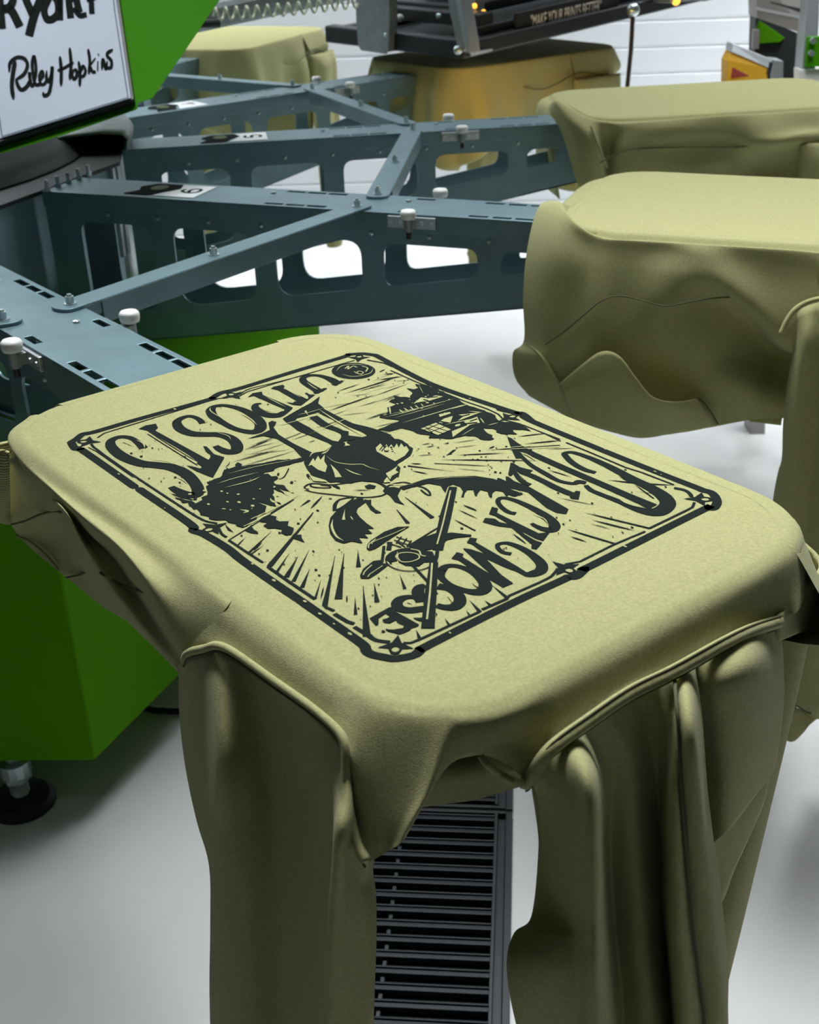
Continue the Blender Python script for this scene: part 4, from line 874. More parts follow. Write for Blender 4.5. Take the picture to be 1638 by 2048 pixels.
# lake streaks, running along the width of the print
for zn, a, c, w in ((2, (795, 384), (985, 320), .018), (2, (848, 404), (1290, 268), .022), (2, (960, 388), (1210, 310), .012), (2, (1070, 432), (1395, 312), .014), (2, (900, 420), (1075, 402), .01), (2, (720, 545), (1075, 420), .022), (2, (1030, 618), (1260, 540), .014), (2, (820, 580), (1045, 555), .012), (2, (900, 480), (1010, 440), .012),
 (2, (960, 510), (1110, 470), .010), (2, (1120, 470), (1330, 395), .012), (2, (1140, 225), (1190, 202), .02), (2, (1175, 243), (1270, 235), .025), (2, (1140, 290), (1300, 262), .03), (2, (1080, 335), (1180, 305), .012), (2, (40, 860), (250, 780), .016), (2, (90, 828), (330, 740), .012), (2, (0, 950), (310, 860), .016),
 (2, (20, 905), (420, 860), .012), (2, (-60, 1010), (480, 935), .03), (2, (560, 800), (620, 785), .014), (2, (1130, 695), (1480, 590), .016), (2, (1160, 730), (1420, 650), .012), (1, (1130, 770), (1400, 690), .016), (1, (1180, 800), (1560, 690), .014), (1, (1210, 690), (1420, 640), .012), (1, (1250, 660), (1400, 620), .012),
 (1, (1240, 720), (1500, 640), .010), (2, (600, 690), (880, 600), .014), (2, (430, 780), (600, 720), .012), (2, (300, 800), (560, 700), .012), (2, (660, 520), (1010, 460), .010), (3, (0, 170), (230, 120), .012), (3, (0, 300), (170, 250), .012), (3, (0, 250), (120, 205), .014), (3, (190, 262), (330, 205), .012), (3, (100, 478), (330, 420), .012),
 (3, (150, 500), (420, 455), .03), (3, (130, 520), (360, 480), .012), (3, (240, 70), (350, 55), .02), (3, (60, 140), (300, 60), .018), (2, (690, 600), (900, 530), .01), (2, (540, 620), (640, 600), .012), (2, (1270, 300), (1400, 290), .01), (2, (1420, 345), (1560, 320), .01), (2, (1100, 590), (1240, 560), .01)):
    K.line(zn, [a, c], w, smooth=False, taper='ab')
for i in range(46):   # fainter broken streaks between them
    x = random.uniform(560, 860); y = 700+random.uniform(.13, .42)*(x-380); l = random.uniform(12, 46)
    if 600 < x < 700 and y > 800: continue
    if y > 790 or (x < 700 and y < 800): continue
    K.line(0, [(x, y), (x+l, y-l*.30)], random.uniform(.005, .012), smooth=False, taper='ab')
# tree masses and shoreline at the left
K.poly(1, [(720, 978), (800, 1010), (890, 1042), (935, 1018), (968, 965), (960, 902), (1050, 870), (1085, 800), (1112, 762), (1105, 815), (1150, 800), (1165, 772), (1190, 800), (1240, 802), (1400, 762), (1590, 742), (1600, 758), (1440, 800), (1330, 850), (1420, 862), (1400, 905), (1450, 920), (1515, 972), (1440, 940), (1500, 990), (1400, 945), (1390, 985), (1455, 1052), (1375, 1000), (1422, 1072), (1285, 1022), (1350, 1072), (1345, 1105), (1290, 1120), (1255, 1160), (1225, 1190), (1195, 1200), (1150, 1175), (1085, 1150), (1020, 1152), (940, 1120), (860, 1062)], jag=.018)
K.poly(1, [(1235, 1215), (1265, 1200), (1290, 1240), (1250, 1232)], jag=.008)
K.poly(6, [(565, 170), (640, 125), (710, 140), (735, 180), (810, 178), (800, 215), (850, 245), (840, 285), (790, 295), (745, 275), (755, 245), (690, 235), (600, 215), (640, 190)], jag=.02)
K.poly(6, [(838, 315), (868, 290), (912, 288), (918, 320), (940, 352), (880, 330)], jag=.008); K.poly(6, [(450, 255), (505, 205), (520, 245), (562, 280), (500, 275)], jag=.01); K.poly(6, [(285, 200), (322, 235), (358, 270), (310, 250)]); K.poly(6, [(240, 235), (252, 240), (270, 285), (298, 312), (262, 295)])
# lodge and trees at the right
K.poly(3, [(452, 118), (560, 128), (640, 160), (800, 240), (900, 300), (1020, 335), (1108, 375), (1130, 415), (1180, 430), (1300, 438), (1405, 505), (1330, 492), (1250, 490), (1290, 530), (1150, 525), (1085, 482), (1010, 480), (1100, 568), (1020, 578), (940, 545), (860, 540), (760, 566), (560, 562), (575, 540), (460, 520), (385, 490), (330, 478), (240, 505), (140, 492), (260, 445), (330, 415), (160, 392), (165, 380), (225, 372), (222, 312), (262, 300), (300, 282), (236, 262), (285, 240), (270, 212), (330, 225), (415, 232), (430, 190), (380, 152), (440, 162), (480, 150), (460, 132)], jag=.012)
# moose: legs, body, head, antlers
K.poly(2, [(350, 608), (430, 560), (500, 520), (580, 478), (655, 424), (640, 482), (690, 522), (620, 560), (560, 575), (540, 530), (525, 548), (560, 580), (470, 600), (430, 640), (390, 645)])
K.line(2, [(650, 535), (760, 590), (900, 655), (1040, 700), (1180, 765)], [.10, .09, .08, .13, .2]); K.line(2, [(600, 590), (700, 660), (800, 700), (850, 730), (880, 775)], [.09, .09, .07, .06, .02])
K.line(2, [(420, 625), (520, 690), (640, 750), (740, 795), (840, 830)], [.09, .13, .08, .06, .16]); K.poly(2, [(820, 700), (890, 712), (890, 745), (1020, 762), (870, 790), (800, 800), (830, 760)])
K.poly(2, [(232, 640), (262, 625), (300, 635), (275, 680), (320, 740), (440, 812), (600, 890), (690, 870), (640, 910), (560, 960), (540, 960), (440, 850), (300, 770), (190, 748), (60, 772), (180, 730), (245, 700)])
K.poly(2, [(700, 890), (750, 830), (880, 835), (870, 800), (960, 780), (1060, 735), (1180, 740), (1300, 775), (1375, 815), (1418, 850), (1410, 880), (1380, 920), (1300, 970), (1285, 985), (1315, 1010), (1305, 1060), (1250, 1110), (1180, 1132), (1000, 1118), (880, 1135), (740, 1130), (640, 1105), (560, 1080), (590, 1120), (545, 1060), (590, 1065), (545, 1010), (525, 955), (540, 930), (620, 900)], jag=.012)
K.line(2, [(525, 1168), (560, 1145), (620, 1138), (760, 1148), (900, 1128), (1040, 1112), (1130, 1130), (1190, 1165), (1205, 1205), (1150, 1240), (1000, 1252), (820, 1235), (640, 1215), (560, 1198), (525, 1168)], [.016, .02, .016, .018, .022, .03, .02, .016, .016, .014, .014])
K.line(2, [(580, 1142), (585, 1162), (650, 1172), (735, 1172), (730, 1158), (660, 1150)], .02); K.poly(2, [(1020, 1160), (1060, 1145), (1115, 1158), (1100, 1180), (1040, 1180)]); K.line(2, [(750, 1150), (790, 1165), (820, 1182)], .04, taper='ab'); K.line(2, [(925, 1195), (1080, 1190)], .016, taper='ab')
K.line(2, [(1195, 1165), (1260, 1140), (1340, 1128), (1400, 1140)], .02); K.poly(2, [(1190, 1170), (1260, 1168), (1320, 1180), (1290, 1235), (1310, 1280), (1350, 1315), (1270, 1290), (1230, 1240), (1170, 1200)])
K.line(2, [(1320, 1180), (1420, 1150), (1540, 1110), (1700, 1090)], [.07, .06, .05, .03]); K.line(2, [(1440, 1155), (1500, 1170), (1545, 1200), (1558, 1232), (1530, 1228), (1480, 1190)], .022)
K.poly(3, [(400, 950), (480, 920), (560, 897), (760, 875), (940, 872), (1090, 895), (1200, 930), (1300, 985), (1335, 1020), (1300, 1032), (1230, 1002), (1222, 1020), (1200, 1042), (1170, 1000), (1110, 990), (1085, 1010), (1080, 1052), (1058, 1040), (1045, 1000), (985, 985), (968, 1005), (955, 1038), (940, 1030), (928, 985), (880, 985), (858, 1010), (850, 1045), (828, 1045), (845, 1000), (820, 960), (760, 940), (720, 955), (700, 1008), (685, 990), (660, 950), (560, 932), (440, 962)])
K.poly(5, [(545, 225), (570, 240), (505, 285), (495, 320), (520, 355), (575, 405), (628, 440), (575, 440), (615, 478), (550, 478), (585, 512), (510, 505), (542, 550), (460, 535), (400, 550), (340, 530), (300, 480), (288, 420), (300, 360), (340, 315), (400, 270), (470, 240)])
K.line(5, [(325, 305), (330, 260), (375, 222), (470, 208), (430, 250), (370, 290), (325, 305)], .022); K.poly(5, [(322, 308), (332, 255), (370, 225), (350, 262), (345, 300)])
K.line(5, [(400, 290), (480, 235), (540, 210)], .05); K.poly(5, [(552, 222), (580, 228), (605, 225), (605, 265), (640, 300), (684, 322), (640, 326), (600, 300), (575, 262)])
# floatplane
K.line(5, [(1214, 130), (1160, 340), (1100, 600)], [.075, .10, .085], smooth=False); K.line(5, [(1072, 690), (1050, 900), (1026, 1182)], [.07, .09, .10], smooth=False)
K.poly(5, [(1085, 590), (1112, 588), (1108, 650), (1090, 700), (1070, 700)]); K.line(5, [(1105, 350), (1195, 338)], .025); K.line(5, [(1030, 948), (1098, 918)], .03)
K.poly(5, [(570, 588), (575, 560), (600, 530), (700, 465), (800, 428), (892, 424), (840, 455), (740, 520), (640, 588), (590, 605)]); K.poly(5, [(520, 790), (545, 740), (620, 682), (690, 672), (690, 700), (742, 705), (650, 775), (590, 812), (530, 812)])
K.poly(5, [(880, 575), (980, 510), (1100, 470), (1112, 480), (1085, 590), (1000, 600)]); K.poly(5, [(1140, 480), (1200, 470), (1350, 486), (1350, 498), (1240, 508), (1170, 525), (1125, 560), (1115, 590), (1100, 560)])
K.poly(5, [(895+188*math.cos(i*.262), 672+88*math.sin(i*.262)) for i in range(24)], holes=[[(895+176*math.cos(i*.262), 674+80*math.sin(i*.262)) for i in range(24)]])
K.poly(5, [(800, 640), (805, 600), (900, 590), (1060, 612), (1080, 650), (1070, 690), (1000, 690), (960, 720), (860, 715), (810, 690)]); K.poly(5, [(720, 650), (760, 620), (800, 612), (780, 645), (800, 680), (740, 690), (715, 670)])
K.line(5, [(870, 575), (1110, 428)], .018); K.line(5, [(700, 570), (685, 690)], .03); K.line(5, [(745, 540), (735, 600)], .05); K.line(5, [(905, 705), (1030, 840)], .03); K.line(5, [(720, 545), (830, 580)], .016)
for q in (((790, 500), (905, 540)), ((775, 525), (890, 565)), ((830, 500), (790, 550)), ((870, 512), (835, 565)), ((905, 528), (870, 575)), ((800, 540), (860, 580))): K.line(5, list(q), .014)
K.poly(1, [(1515, 895), (1530, 900), (1525, 912), (1505, 908)]); K.poly(1, [(1425, 842), (1440, 845), (1432, 860), (1422, 855)]); K.line(1, [(1500, 812), (1470, 865), (1435, 882)], .014); K.poly(3, [(705, 705), (760, 660), (790, 655), (745, 690)]); K.poly(3, [(680, 610), (720, 598), (730, 605)]); K.poly(3, [(1052, 645), (1090, 628), (1105, 630), (1075, 645)])
for zn, c, n, rx, ry in ((4, (500, 450), 40, .8, .7), (5, (700, 300), 40, .7, .9), (6, (1300, 850), 50, .4, .6), (2, (1100, 300), 30, .3, .5), (3, (900, 650), 40, .5, .4), (6, (800, 400), 30, .4, .5), (7, (700, 200), 20, .25, .5), (1, (700, 800), 30, .5, .2), (1, (1100, 450), 20, .3, .5)):
    K.dots(zn, c, n, rx, ry, .011)
Ink.kl = .8
prt = K.mb.build('moose_print', ink, h1, to=tol); tag(prt, 'black floatplane and moose print reading BLACK MOOSE OUTPOSTS')
# cloth showing through inside the black areas
C_ = Ink(); C_.z = ZT+.0085
for zn, pts, w, tp in ((1, [(400, 632), (440, 648), (485, 668)], .016, 'ab'), (1, [(500, 628), (545, 650), (558, 682)], .018, 'ab'), (1, [(600, 752), (700, 765), (800, 805)], .012, 'ab'), (1, [(740, 858), (800, 885), (838, 915)], .012, 'ab'), (1, [(660, 622), (800, 705), (885, 760)], .014, 'ab'),
 (1, [(950, 480), (962, 505), (950, 515)], .012, 'ab'), (1, [(1020, 575), (1100, 600), (1120, 625)], .012, 'ab'), (1, [(985, 415), (990, 440), (1060, 485)], .016, 'ab'), (1, [(1180, 450), (1250, 490), (1290, 530)], .018, 'ab'), (1, [(1310, 395), (1330, 425), (1400, 442)], .02, 'ab'), (1, [(1350, 345), (1480, 412)], .014, 'ab'), (2, [(370, 365), (500, 435)], .014, 'ab'), (2, [(545, 310), (600, 350), (640, 372)], .016, 'ab'),
 (2, [(790, 220), (830, 180), (930, 165), (1040, 175)], .014, 'ab'), (2, [(830, 245), (930, 265), (1060, 240), (1090, 200)], .014, 'ab'), (2, [(860, 200), (890, 178), (885, 205), (925, 180), (960, 190)], .018, ''), (2, [(1000, 180), (1045, 195), (1030, 225)], .018, ''), (2, [(935, 225), (985, 245), (1010, 232), (975, 220), (950, 240)], .014, ''), (2, [(960, 240), (1000, 250)], .014, ''),
 (4, [(845, 710), (920, 745), (1035, 778)], .035, 'ab'), (4, [(960, 655), (1060, 690), (1110, 715)], .0, ''), (4, [(150, 380), (200, 400), (260, 440)], .02, 'ab'), (4, [(1010, 610), (1085, 690), (1125, 712), (1110, 725), (1050, 700)], .0, ''), (4, [(120, 520), (160, 555), (200, 590)], .016, 'ab'), (4, [(220, 810), (310, 850), (345, 895)], .014, 'ab'), (4, [(0, 352), (220, 328)], .012, ''), (3, [(1230, 655), (1638, 632)], .012, ''),
 (5, [(1170, 940), (1200, 970), (1210, 995)], .02, 'ab'), (5, [(1360, 835), (1400, 880)], .03, 'ab'), (5, [(870, 985), (910, 1000)], .02, 'ab'), (5, [(1195, 160), (1140, 400), (1095, 560)], .016, ''), (5, [(1058, 700), (1042, 920), (1020, 1120)], .018, ''), (5, [(610, 560), (625, 540), (760, 485), (860, 440)], .01, ''), (5, [(585, 590), (590, 560), (640, 520)], .012, ''), (5, [(545, 790), (560, 760), (610, 715)], .012, ''), (5, [(580, 805), (600, 780), (690, 720)], .01, ''),
 (5, [(320, 375), (312, 430), (345, 500), (400, 535)], .025, 'ab'), (5, [(410, 300), (402, 345), (400, 378)], .035, 'A'), (5, [(450, 350), (470, 380)], .012, 'ab'), (2, [(705, 915), (780, 965), (900, 985), (1000, 985), (1060, 1010), (1150, 1035)], .014, 'ab'), (2, [(860, 1020), (930, 1055), (1000, 1075)], .02, 'ab'), (2, [(570, 925), (600, 890), (690, 872), (745, 830)], .022, 'ab'), (2, [(640, 530), (810, 640), (1020, 755)], .02, 'ab'), (2, [(470, 580), (560, 560), (700, 520)], .01, 'ab'),
 (2, [(300, 660), (420, 640), (660, 560)], .014, 'ab'), (2, [(560, 740), (800, 640), (900, 600)], .012, 'ab'), (2, [(1200, 1150), (1300, 1150), (1420, 1150)], .014, 'ab'), (3, [(600, 905), (760, 885), (950, 885)], .010, 'ab'), (3, [(1235, 985), (1290, 1000), (1320, 1015)], .02, 'ab'), (5, [(800, 660), (810, 630), (880, 622), (950, 635), (960, 665), (900, 690), (830, 690), (800, 660)], .014, ''), (5, [(900, 595), (960, 610), (975, 640), (1010, 650)], .016, ''),
 (1, [(1030, 915), (1140, 880), (1300, 840)], .012, 'ab'), (1, [(1100, 850), (1300, 800), (1560, 752)], .010, 'ab'), (1, [(1080, 940), (1240, 900), (1310, 870)], .016, 'ab'), (1, [(1180, 1085), (1230, 1095), (1200, 1108)], .03, 'ab'), (1, [(1060, 1078), (1090, 1082)], .02, 'ab'), (6, [(500, 165), (640, 100), (760, 40)], .012, ''), (6, [(440, 225), (560, 165), (660, 120)], .012, ''), (6, [(850, 275), (820, 320)], .01, '')):
    if w: C_.line(zn, pts, w, taper=tp)
C_.poly(2, [(1112, 850), (1150, 815), (1180, 850), (1200, 820), (1215, 850), (1240, 822), (1260, 852), (1285, 815), (1300, 850), (1320, 812), (1345, 845), (1362, 835), (1385, 870), (1350, 915), (1290, 950), (1270, 960), (1200, 925), (1120, 880)])
C_.poly(2, [(1195, 1060), (1240, 1035), (1290, 1000), (1275, 1035), (1300, 1050), (1245, 1080), (1230, 1110), (1200, 1070)])
C_.poly(2, [(580, 965), (600, 935), (615, 960), (640, 915), (660, 950), (695, 905), (690, 960), (715, 1000), (700, 1050), (640, 1030), (585, 990), (560, 1000)])
C_.poly(2, [(742, 985), (770, 1010), (800, 1040), (835, 1090), (780, 1092), (770, 1050)]); C_.poly(2, [(560, 1062), (600, 1085), (700, 1115), (720, 1130), (600, 1122)])
C_.poly(2, [(1180, 1120), (1205, 1090), (1235, 1130), (1180, 1135)]); C_.poly(2, [(860, 802), (905, 830), (862, 835)])
C_.poly(2, [(560, 1195), (530, 1168), (580, 1150), (600, 1180), (740, 1182), (780, 1160), (1000, 1140), (1010, 1180), (1150, 1190), (1180, 1200), (1100, 1235), (900, 1235), (700, 1215)]) if 0 else None
# lodge details
for p_ in ([(500, 488), (620, 440), (745, 495), (640, 540)], [(805, 375), (985, 355), (800, 425), (850, 385)], [(850, 430), (960, 390), (982, 440), (900, 458), (760, 558), (752, 510), (880, 460)], [(560, 240), (620, 215), (680, 225), (560, 262), (500, 268), (440, 280), (500, 232)], [(690, 405), (760, 385), (740, 440), (660, 425)], [(645, 372), (735, 352), (745, 362), (655, 392)]):
    C_.poly(3, p_)
for a, c, w in (((230, 372), (620, 292), .012), ((250, 385), (780, 240), .012), ((280, 400), (700, 282), .010), ((350, 440), (870, 285), .016), ((200, 395), (480, 330), .01), ((720, 330), (880, 290), .03), ((480, 130), (520, 200), .006), ((240, 300), (250, 370), .02), ((320, 330), (360, 360), .02), ((360, 318), (400, 348), .02), ((410, 305), (440, 335), .016), ((450, 295), (480, 320), .016), ((500, 285), (520, 305), .016),
                ((890, 345), (1000, 355), .02), ((985, 400), (1018, 445), .015), ((1050, 460), (1130, 440), .014), ((700, 455), (960, 400), .016), ((780, 470), (820, 450), .05), ((830, 545), (940, 480), .01)): C_.line(3, [a, c], w, smooth=False, taper='ab')
C_.dots(1, (1150, 1020), 26, .30, .5, .014); C_.dots(3, (700, 300), 26, .35, .35, .012); C_.dots(0, (560, 1170), 10, .2, .02, .02)
for x, y in ((160, 893), (238, 950), (330, 1018), (505, 1130), (548, 1163), (610, 1205), (640, 1230), (668, 1250), (700, 1270), (1310, 945), (1322, 951), (1210, 900), (940, 799), (1250, 1095), (900, 1268), (660, 730), (350, 820)):
    a = random.random()*3; q = hz(1, x, y, ZT); r = random.uniform(.008, .02)
    C_.flat([(q.x+r*math.cos(a+j), q.y+r*.5*math.sin(a+j)) for j in range(6)], [])
C_.mb.build('print_gaps', fabric, prt, to=tol)
K2 = Ink(); K2.z = ZT+.012     # fine black lines over the gaps
for a, c, w in (((530, 478), (680, 530), .01), ((570, 462), (715, 510), .01), ((520, 502), (655, 448), .01), ((570, 522), (700, 470), .01), ((545, 485), (600, 530), .008), ((860, 450), (960, 440), .03), ((830, 390), (900, 372), .02), ((900, 430), (960, 410), .02), ((560, 235), (640, 228), .02), ((520, 250), (560, 262), .02)): K2.line(3, [a, c], w, smooth=False)
K2.dots(2, (1230, 880), 8, .05, .05, .012); K2.line(2, [(1145, 870), (1175, 830)], .012); K2.line(2, [(1160, 880), (1200, 835)], .012)
K2.mb.build('print_fine_lines', ink, prt, to=tol)
# ---------------------------------------------------------------- green housing with its sign above the hub
def dplane(pts3):      # plane through three world points (arm widths)
    a, b_, c = pts3; n = (b_-a).cross(c-a).normalized(); return a, n
SP = dplane((hd(272, 205, 17.6), hd(0, 293, 17.4), hd(235, 0, 18.6)))
if SP[1].dot(FW) > 0: SP = (SP[0], -SP[1])
def sg(x, y, off=0.0):   # a photo point on the sign's plane, lifted towards the viewer by off
    r = ray(x, y); t = ((SP[0]+SP[1]*off) - CP).dot(SP[1])/r.dot(SP[1]); return CP+r*t
sign_root = thing('sign_housing', W((3.2, -1.4, 0.9)), 'bright green angular housing above the hub carrying a white brand sign', 'machine housing')
so = Vector((3.2*U, -1.4*U, (.9+HZ)*U)); tosg = lambda v: W(v)-so
def prism(pts, th, name, m, parent, to=tosg, bevel=0, fn=None, depthdir=None):
    b = MB(); n = len(pts); dd = depthdir if depthdir is not None else -SP[1]
    b.add(pts+[p+dd*th for p in pts], [tuple(range(n)), tuple(range(2*n-1, n-1, -1))]+[(i, (i+1) % n, n+(i+1) % n, n+i) for i in range(n)])
    return b.build(name, m, parent, to=to, bevel=bevel)
HP = ([sg(x, y, -.06) for x, y in ((-12, 312), (130, 270), (276, 219), (276, 207), (306, 197), (440, 0), (560, -178), (200, -330), (-160, -240))])
hc = sum(HP, Vector())/len(HP); back = ray(150, -20).normalized()
b = MB(); n = len(HP); bk = [hc+(p-hc)*.78+back*1.5 for p in HP]
b.add(HP+bk, [tuple(range(n)), tuple(range(2*n-1, n-1, -1))]+[(i, (i+1) % n, n+(i+1) % n, n+i) for i in range(n)])
house = b.build('housing_shell', green, sign_root, to=tosg, bevel=.02)
b = MB(); b.box(2.0, 4.4, -2.6, -.2, .02, 1.2); 
b = MB(); b.lathe((0, 0, 0), [(1.7, 1.61), (1.7, 4.6)], 32); b.build('housing_column', steel_dark, sign_root, to=tosg)
b = MB(); b.tube([Vector((0, 0, 4.2)), Vector((2.2, -1.5, 4.2)), Vector((3.4, -2.4, 4.0))], .35, 12); b.build('housing_arm', steel_dark, sign_root, to=tosg)
bd = prism([sg(x, y, -.05) for x, y in ((-8, 297), (271, 208), (237, -20), (222, -120), (-55, -70))], -.10, 'sign_board', black_plastic, sign_root)
wf = prism([sg(x, y, .06) for x, y in ((0, 278), (262, 197), (231, -10), (216, -112), (-46, -62))], -.012, 'sign_face', sign_white, bd)
b = MB()
def sline(b, pts, w, off=.085, sm=True, tp=True):
    P = [Vector((x, y, 0)) for x, y in pts]
    if sm and len(P) > 2: P = spline(P, (len(P)-1)*6+1)
    N = len(P); rb = ribbon([(p.x, p.y) for p in P], [w*(min(1, .4+6*i/N, .4+6*(N-1-i)/N) if tp else 1) for i in range(N)])
    b.add([sg(x, y, off) for x, y in rb], [(i, i+1, 2*N-2-i, 2*N-1-i) for i in range(N-1)])
for q in (((4, 273), (256, 195)), ((256, 195), (229, 20), (226, -10)), ((4, 273), (-6, 200), (-44, -60))): sline(b, q, 2.2, sm=False, tp=False)
b.build('sign_border_line', sign_blue, bd, to=tosg)
Zs = .42735
b = MB(); N_ = [0]
for pts, w in (   # Riley Hopkins, hand lettered
 ([(62, 462), (55, 400), (62, 330), (72, 285)], 15), ([(42, 335), (48, 292), (78, 268), (112, 272), (128, 302), (112, 345), (72, 372)], 12), ([(74, 368), (86, 405), (104, 418), (128, 400), (140, 372)], 13),
 ([(136, 372), (138, 338), (140, 365), (148, 400), (162, 385)], 11), ([(128, 292), (134, 300)], 12), ([(158, 392), (168, 330), (160, 262), (150, 300), (160, 380), (178, 396), (192, 378)], 11),
 ([(188, 376), (202, 350), (196, 332), (184, 356), (190, 390), (206, 392), (218, 372)], 10), ([(218, 330), (218, 370), (228, 378), (240, 350), (244, 310), (240, 380), (228, 435), (206, 445), (202, 430)], 12),
 ([(285, 400), (286, 330), (280, 262)], 12), ([(268, 330), (300, 316), (345, 290)], 9), ([(326, 372), (332, 300), (326, 222)], 12), ([(345, 325), (336, 345), (346, 368), (360, 350), (356, 328), (345, 325)], 11),
 ([(372, 402), (374, 345), (368, 285)], 11), ([(372, 345), (388, 308), (400, 330), (392, 352), (376, 358)], 10), ([(415, 345), (420, 285), (412, 228)], 11), ([(418, 310), (446, 270)], 10), ([(420, 308), (434, 335), (448, 332)], 10),
 ([(456, 330), (458, 285)], 11), ([(458, 250), (462, 258)], 11), ([(476, 325), (480, 280), (486, 285), (494, 322), (502, 285)], 10), ([(528, 230), (505, 245), (502, 262), (520, 282), (520, 312), (500, 318)], 11)):
    sline(b, [(x*Zs, y*Zs) for x, y in pts], w*Zs*1.3)
b.build('sign_script', ink, bd, to=tosg)
b = MB()
for pts, w in (   # lower part of the word Ryonet, cut off by the frame
 ([(8, 132), (2, 60), (-8, -60)], 24), ([(10, 40), (50, 45), (92, 122)], 24), ([(0, -50), (50, -50), (60, 0), (40, 35), (10, 45)], 22), ([(118, -10), (152, 70)], 22), ([(196, -20), (160, 70), (135, 165)], 24),
 ([(222, 0), (206, 45), (220, 88), (250, 84), (272, 55), (266, 0), (240, -25), (222, 0)], 20), ([(282, -20), (282, 92)], 16), ([(330, 82), (322, 0), (325, -30)], 20), ([(325, 0), (350, -25), (362, 20), (372, 55)], 20), ([(345, 35), (372, 70), (405, 66)], 14), ([(430, 62), (424, -30)], 16), ([(404, -2), (446, -12)], 12)):
    sline(b, [(x*Zs, y*Zs) for x, y in pts], w*Zs*1.6, tp=False)
b.build('sign_lettering', ink, bd, to=tosg)
# ---------------------------------------------------------------- print head over the fourth hoodie
d4, n4 = arm_axes(4)
ph = thing('print_head', W(L2W(4, (14, 0, 0))), 'black print head with tilted screen frame and slogan bar above the fourth hoodie', 'print head')
po = W(L2W(4, (14, 0, 0)))
def to4(v): return W(L2W(4, v))-po
TILT = .072
def f4(r, s, z=0): return Vector((r, s, .62+(r-14.15)*TILT+z))
def bar(b, r0, r1, s0, s1, z0, z1):
    vs = [f4(r, s, z) for z in (z0, z1) for r, s in ((r0, s0), (r1, s0), (r1, s1), (r0, s1))]
    b.add(vs, [(3, 2, 1, 0), (4, 5, 6, 7), (0, 1, 5, 4), (1, 2, 6, 5), (2, 3, 7, 6), (3, 0, 4, 7)])
b = MB(); bar(b, 14.1, 14.4, -2.5, 2.75, -.08, .32); bar(b, 22.4, 22.8, -2.5, 2.75, -.1, .28); bar(b, 14.3, 22.6, -2.5, -2.2, -.08, .25); bar(b, 14.3, 22.6, 2.4, 2.75, -.08, .25)
fr = b.build('screen_frame', black_plastic, ph, to=to4, bevel=.04)
b = MB(); bar(b, 14.35, 22.5, -2.3, 2.5, .0, .02); b.build('screen_mesh', mat('screen_mesh', (.02, .03, .035), .35), fr, to=to4)
b = MB(); bar(b, 15.0, 22.9, -2.15, -1.75, .25, .45); bar(b, 15.0, 22.9, 2.0, 2.4, .32, .62); bar(b, 15.0, 15.4, -2.1, 2.3, .4, .7); bar(b, 22.5, 22.9, -2.1, 2.3, .4, .7)
b.build('side_rail', black_plastic, ph, to=to4, bevel=.04)
b = MB(); bar(b, 15.9, 19.3, -2.34, -2.2, .14, .60); sb = b.build('slogan_bar', black_plastic, ph, to=to4, bevel=.02)
b = MB(); bar(b, 15.6, 21.8, -.5, .8, .9, 2.2); b.build('carriage', mat('dark_carriage', (.015, .02, .025), .4), ph, to=to4, bevel=.06)
b = MB(); bar(b, 15.3, 22.2, -1.2, 1.6, .55, .8); b.build('squeegee_bed', black_rubber, ph, to=to4, bevel=.05)
# broad grey hanger plate and the slim bracket with its foot
def photo_prism(pts, k_r, th, name, m, parent=ph, bevel=.01):
    P = [hr(4, x, y, k_r) for x, y in pts]; n = len(P); b = MB()
    b.add(P+[p+Vector((th, 0, 0)) for p in P], [tuple(range(n)), tuple(range(2*n-1, n-1, -1))]+[(i, (i+1) % n, n+(i+1) % n, n+i) for i in range(n)])
    return b.build(name, m, parent, to=to4, bevel=bevel)
photo_prism([(709, -60), (712, 40), (716, 92), (722, 101), (768, 108), (772, 100), (768, 40), (764, -60)], 13.95, .1, 'hanger_plate', alu_flat)
photo_prism([(764, -60), (768, 40), (772, 104), (776, 104), (779, 40), (775, -60)], 13.92, .25, 'hanger_plate', alu_flat)
photo_prism([(890, -60), (898, 20), (908, 60), (916, 104), (926, 104), (934, 88), (920, 20), (912, -60)], 13.9, .12, 'screen_clamp', alu_flat)
photo_prism([(916, -60), (924, 10), (938, 88), (940, 106), (932, 106), (924, 70), (912, 0)], 13.86, .3, 'screen_clamp', alu)
foot = [hz(4, x, y, .68) for x, y in ((930, 96), (965, 80), (990, 96), (942, 108))]
b = MB(); b.add(foot+[p+Vector((0, 0, -.05)) for p in foot], [(0, 1, 2, 3), (7, 6, 5, 4), (0, 1, 5, 4), (1, 2, 6, 5), (2, 3, 7, 6), (3, 0, 4, 7)]); b.build('clamp_foot', alu, ph, to=to4)
def ball(x, y, r, rad, m, name, parent=ph):
    c = hr(4, x, y, r); b = MB(); b.lathe(c, [(rad*math.sin(math.pi*i/10)+.001, -rad*math.cos(math.pi*i/10)) for i in range(11)], 16); return b.build(name, m, parent, to=to4, smooth=True)
ball(916, 100, 13.85, .10, zinc, 'clamp_bolt'); ball(1266, 20, 19.2, .16, zinc, 'pivot_joint'); ball(877, 32, 14.6, .06, zinc, 'clamp_bolt'); ball(956, 56, 15.2, .06, zinc, 'clamp_bolt'); ball(800, 36, 14.8, .09, white_plastic, 'air_fitting'); ball(772, 70, 13.9, .05, zinc, 'clamp_bolt')
ball(967, 24, 15.4, .055, orange_led, 'indicator_light'); ball(949, 12, 15.4, .06, orange_led, 'indicator_light'); ball(1352, 2, 20.6, .10, orange_led, 'indicator_light')
b = MB(); p0 = hr(4, 936, 12, 15.6); b.box(p0.x, p0.x+.3, p0.y-.25, p0.y+.05, p0.z-.25, p0.z+.2); b.build('valve_block', alu, ph, to=to4, bevel=.02)
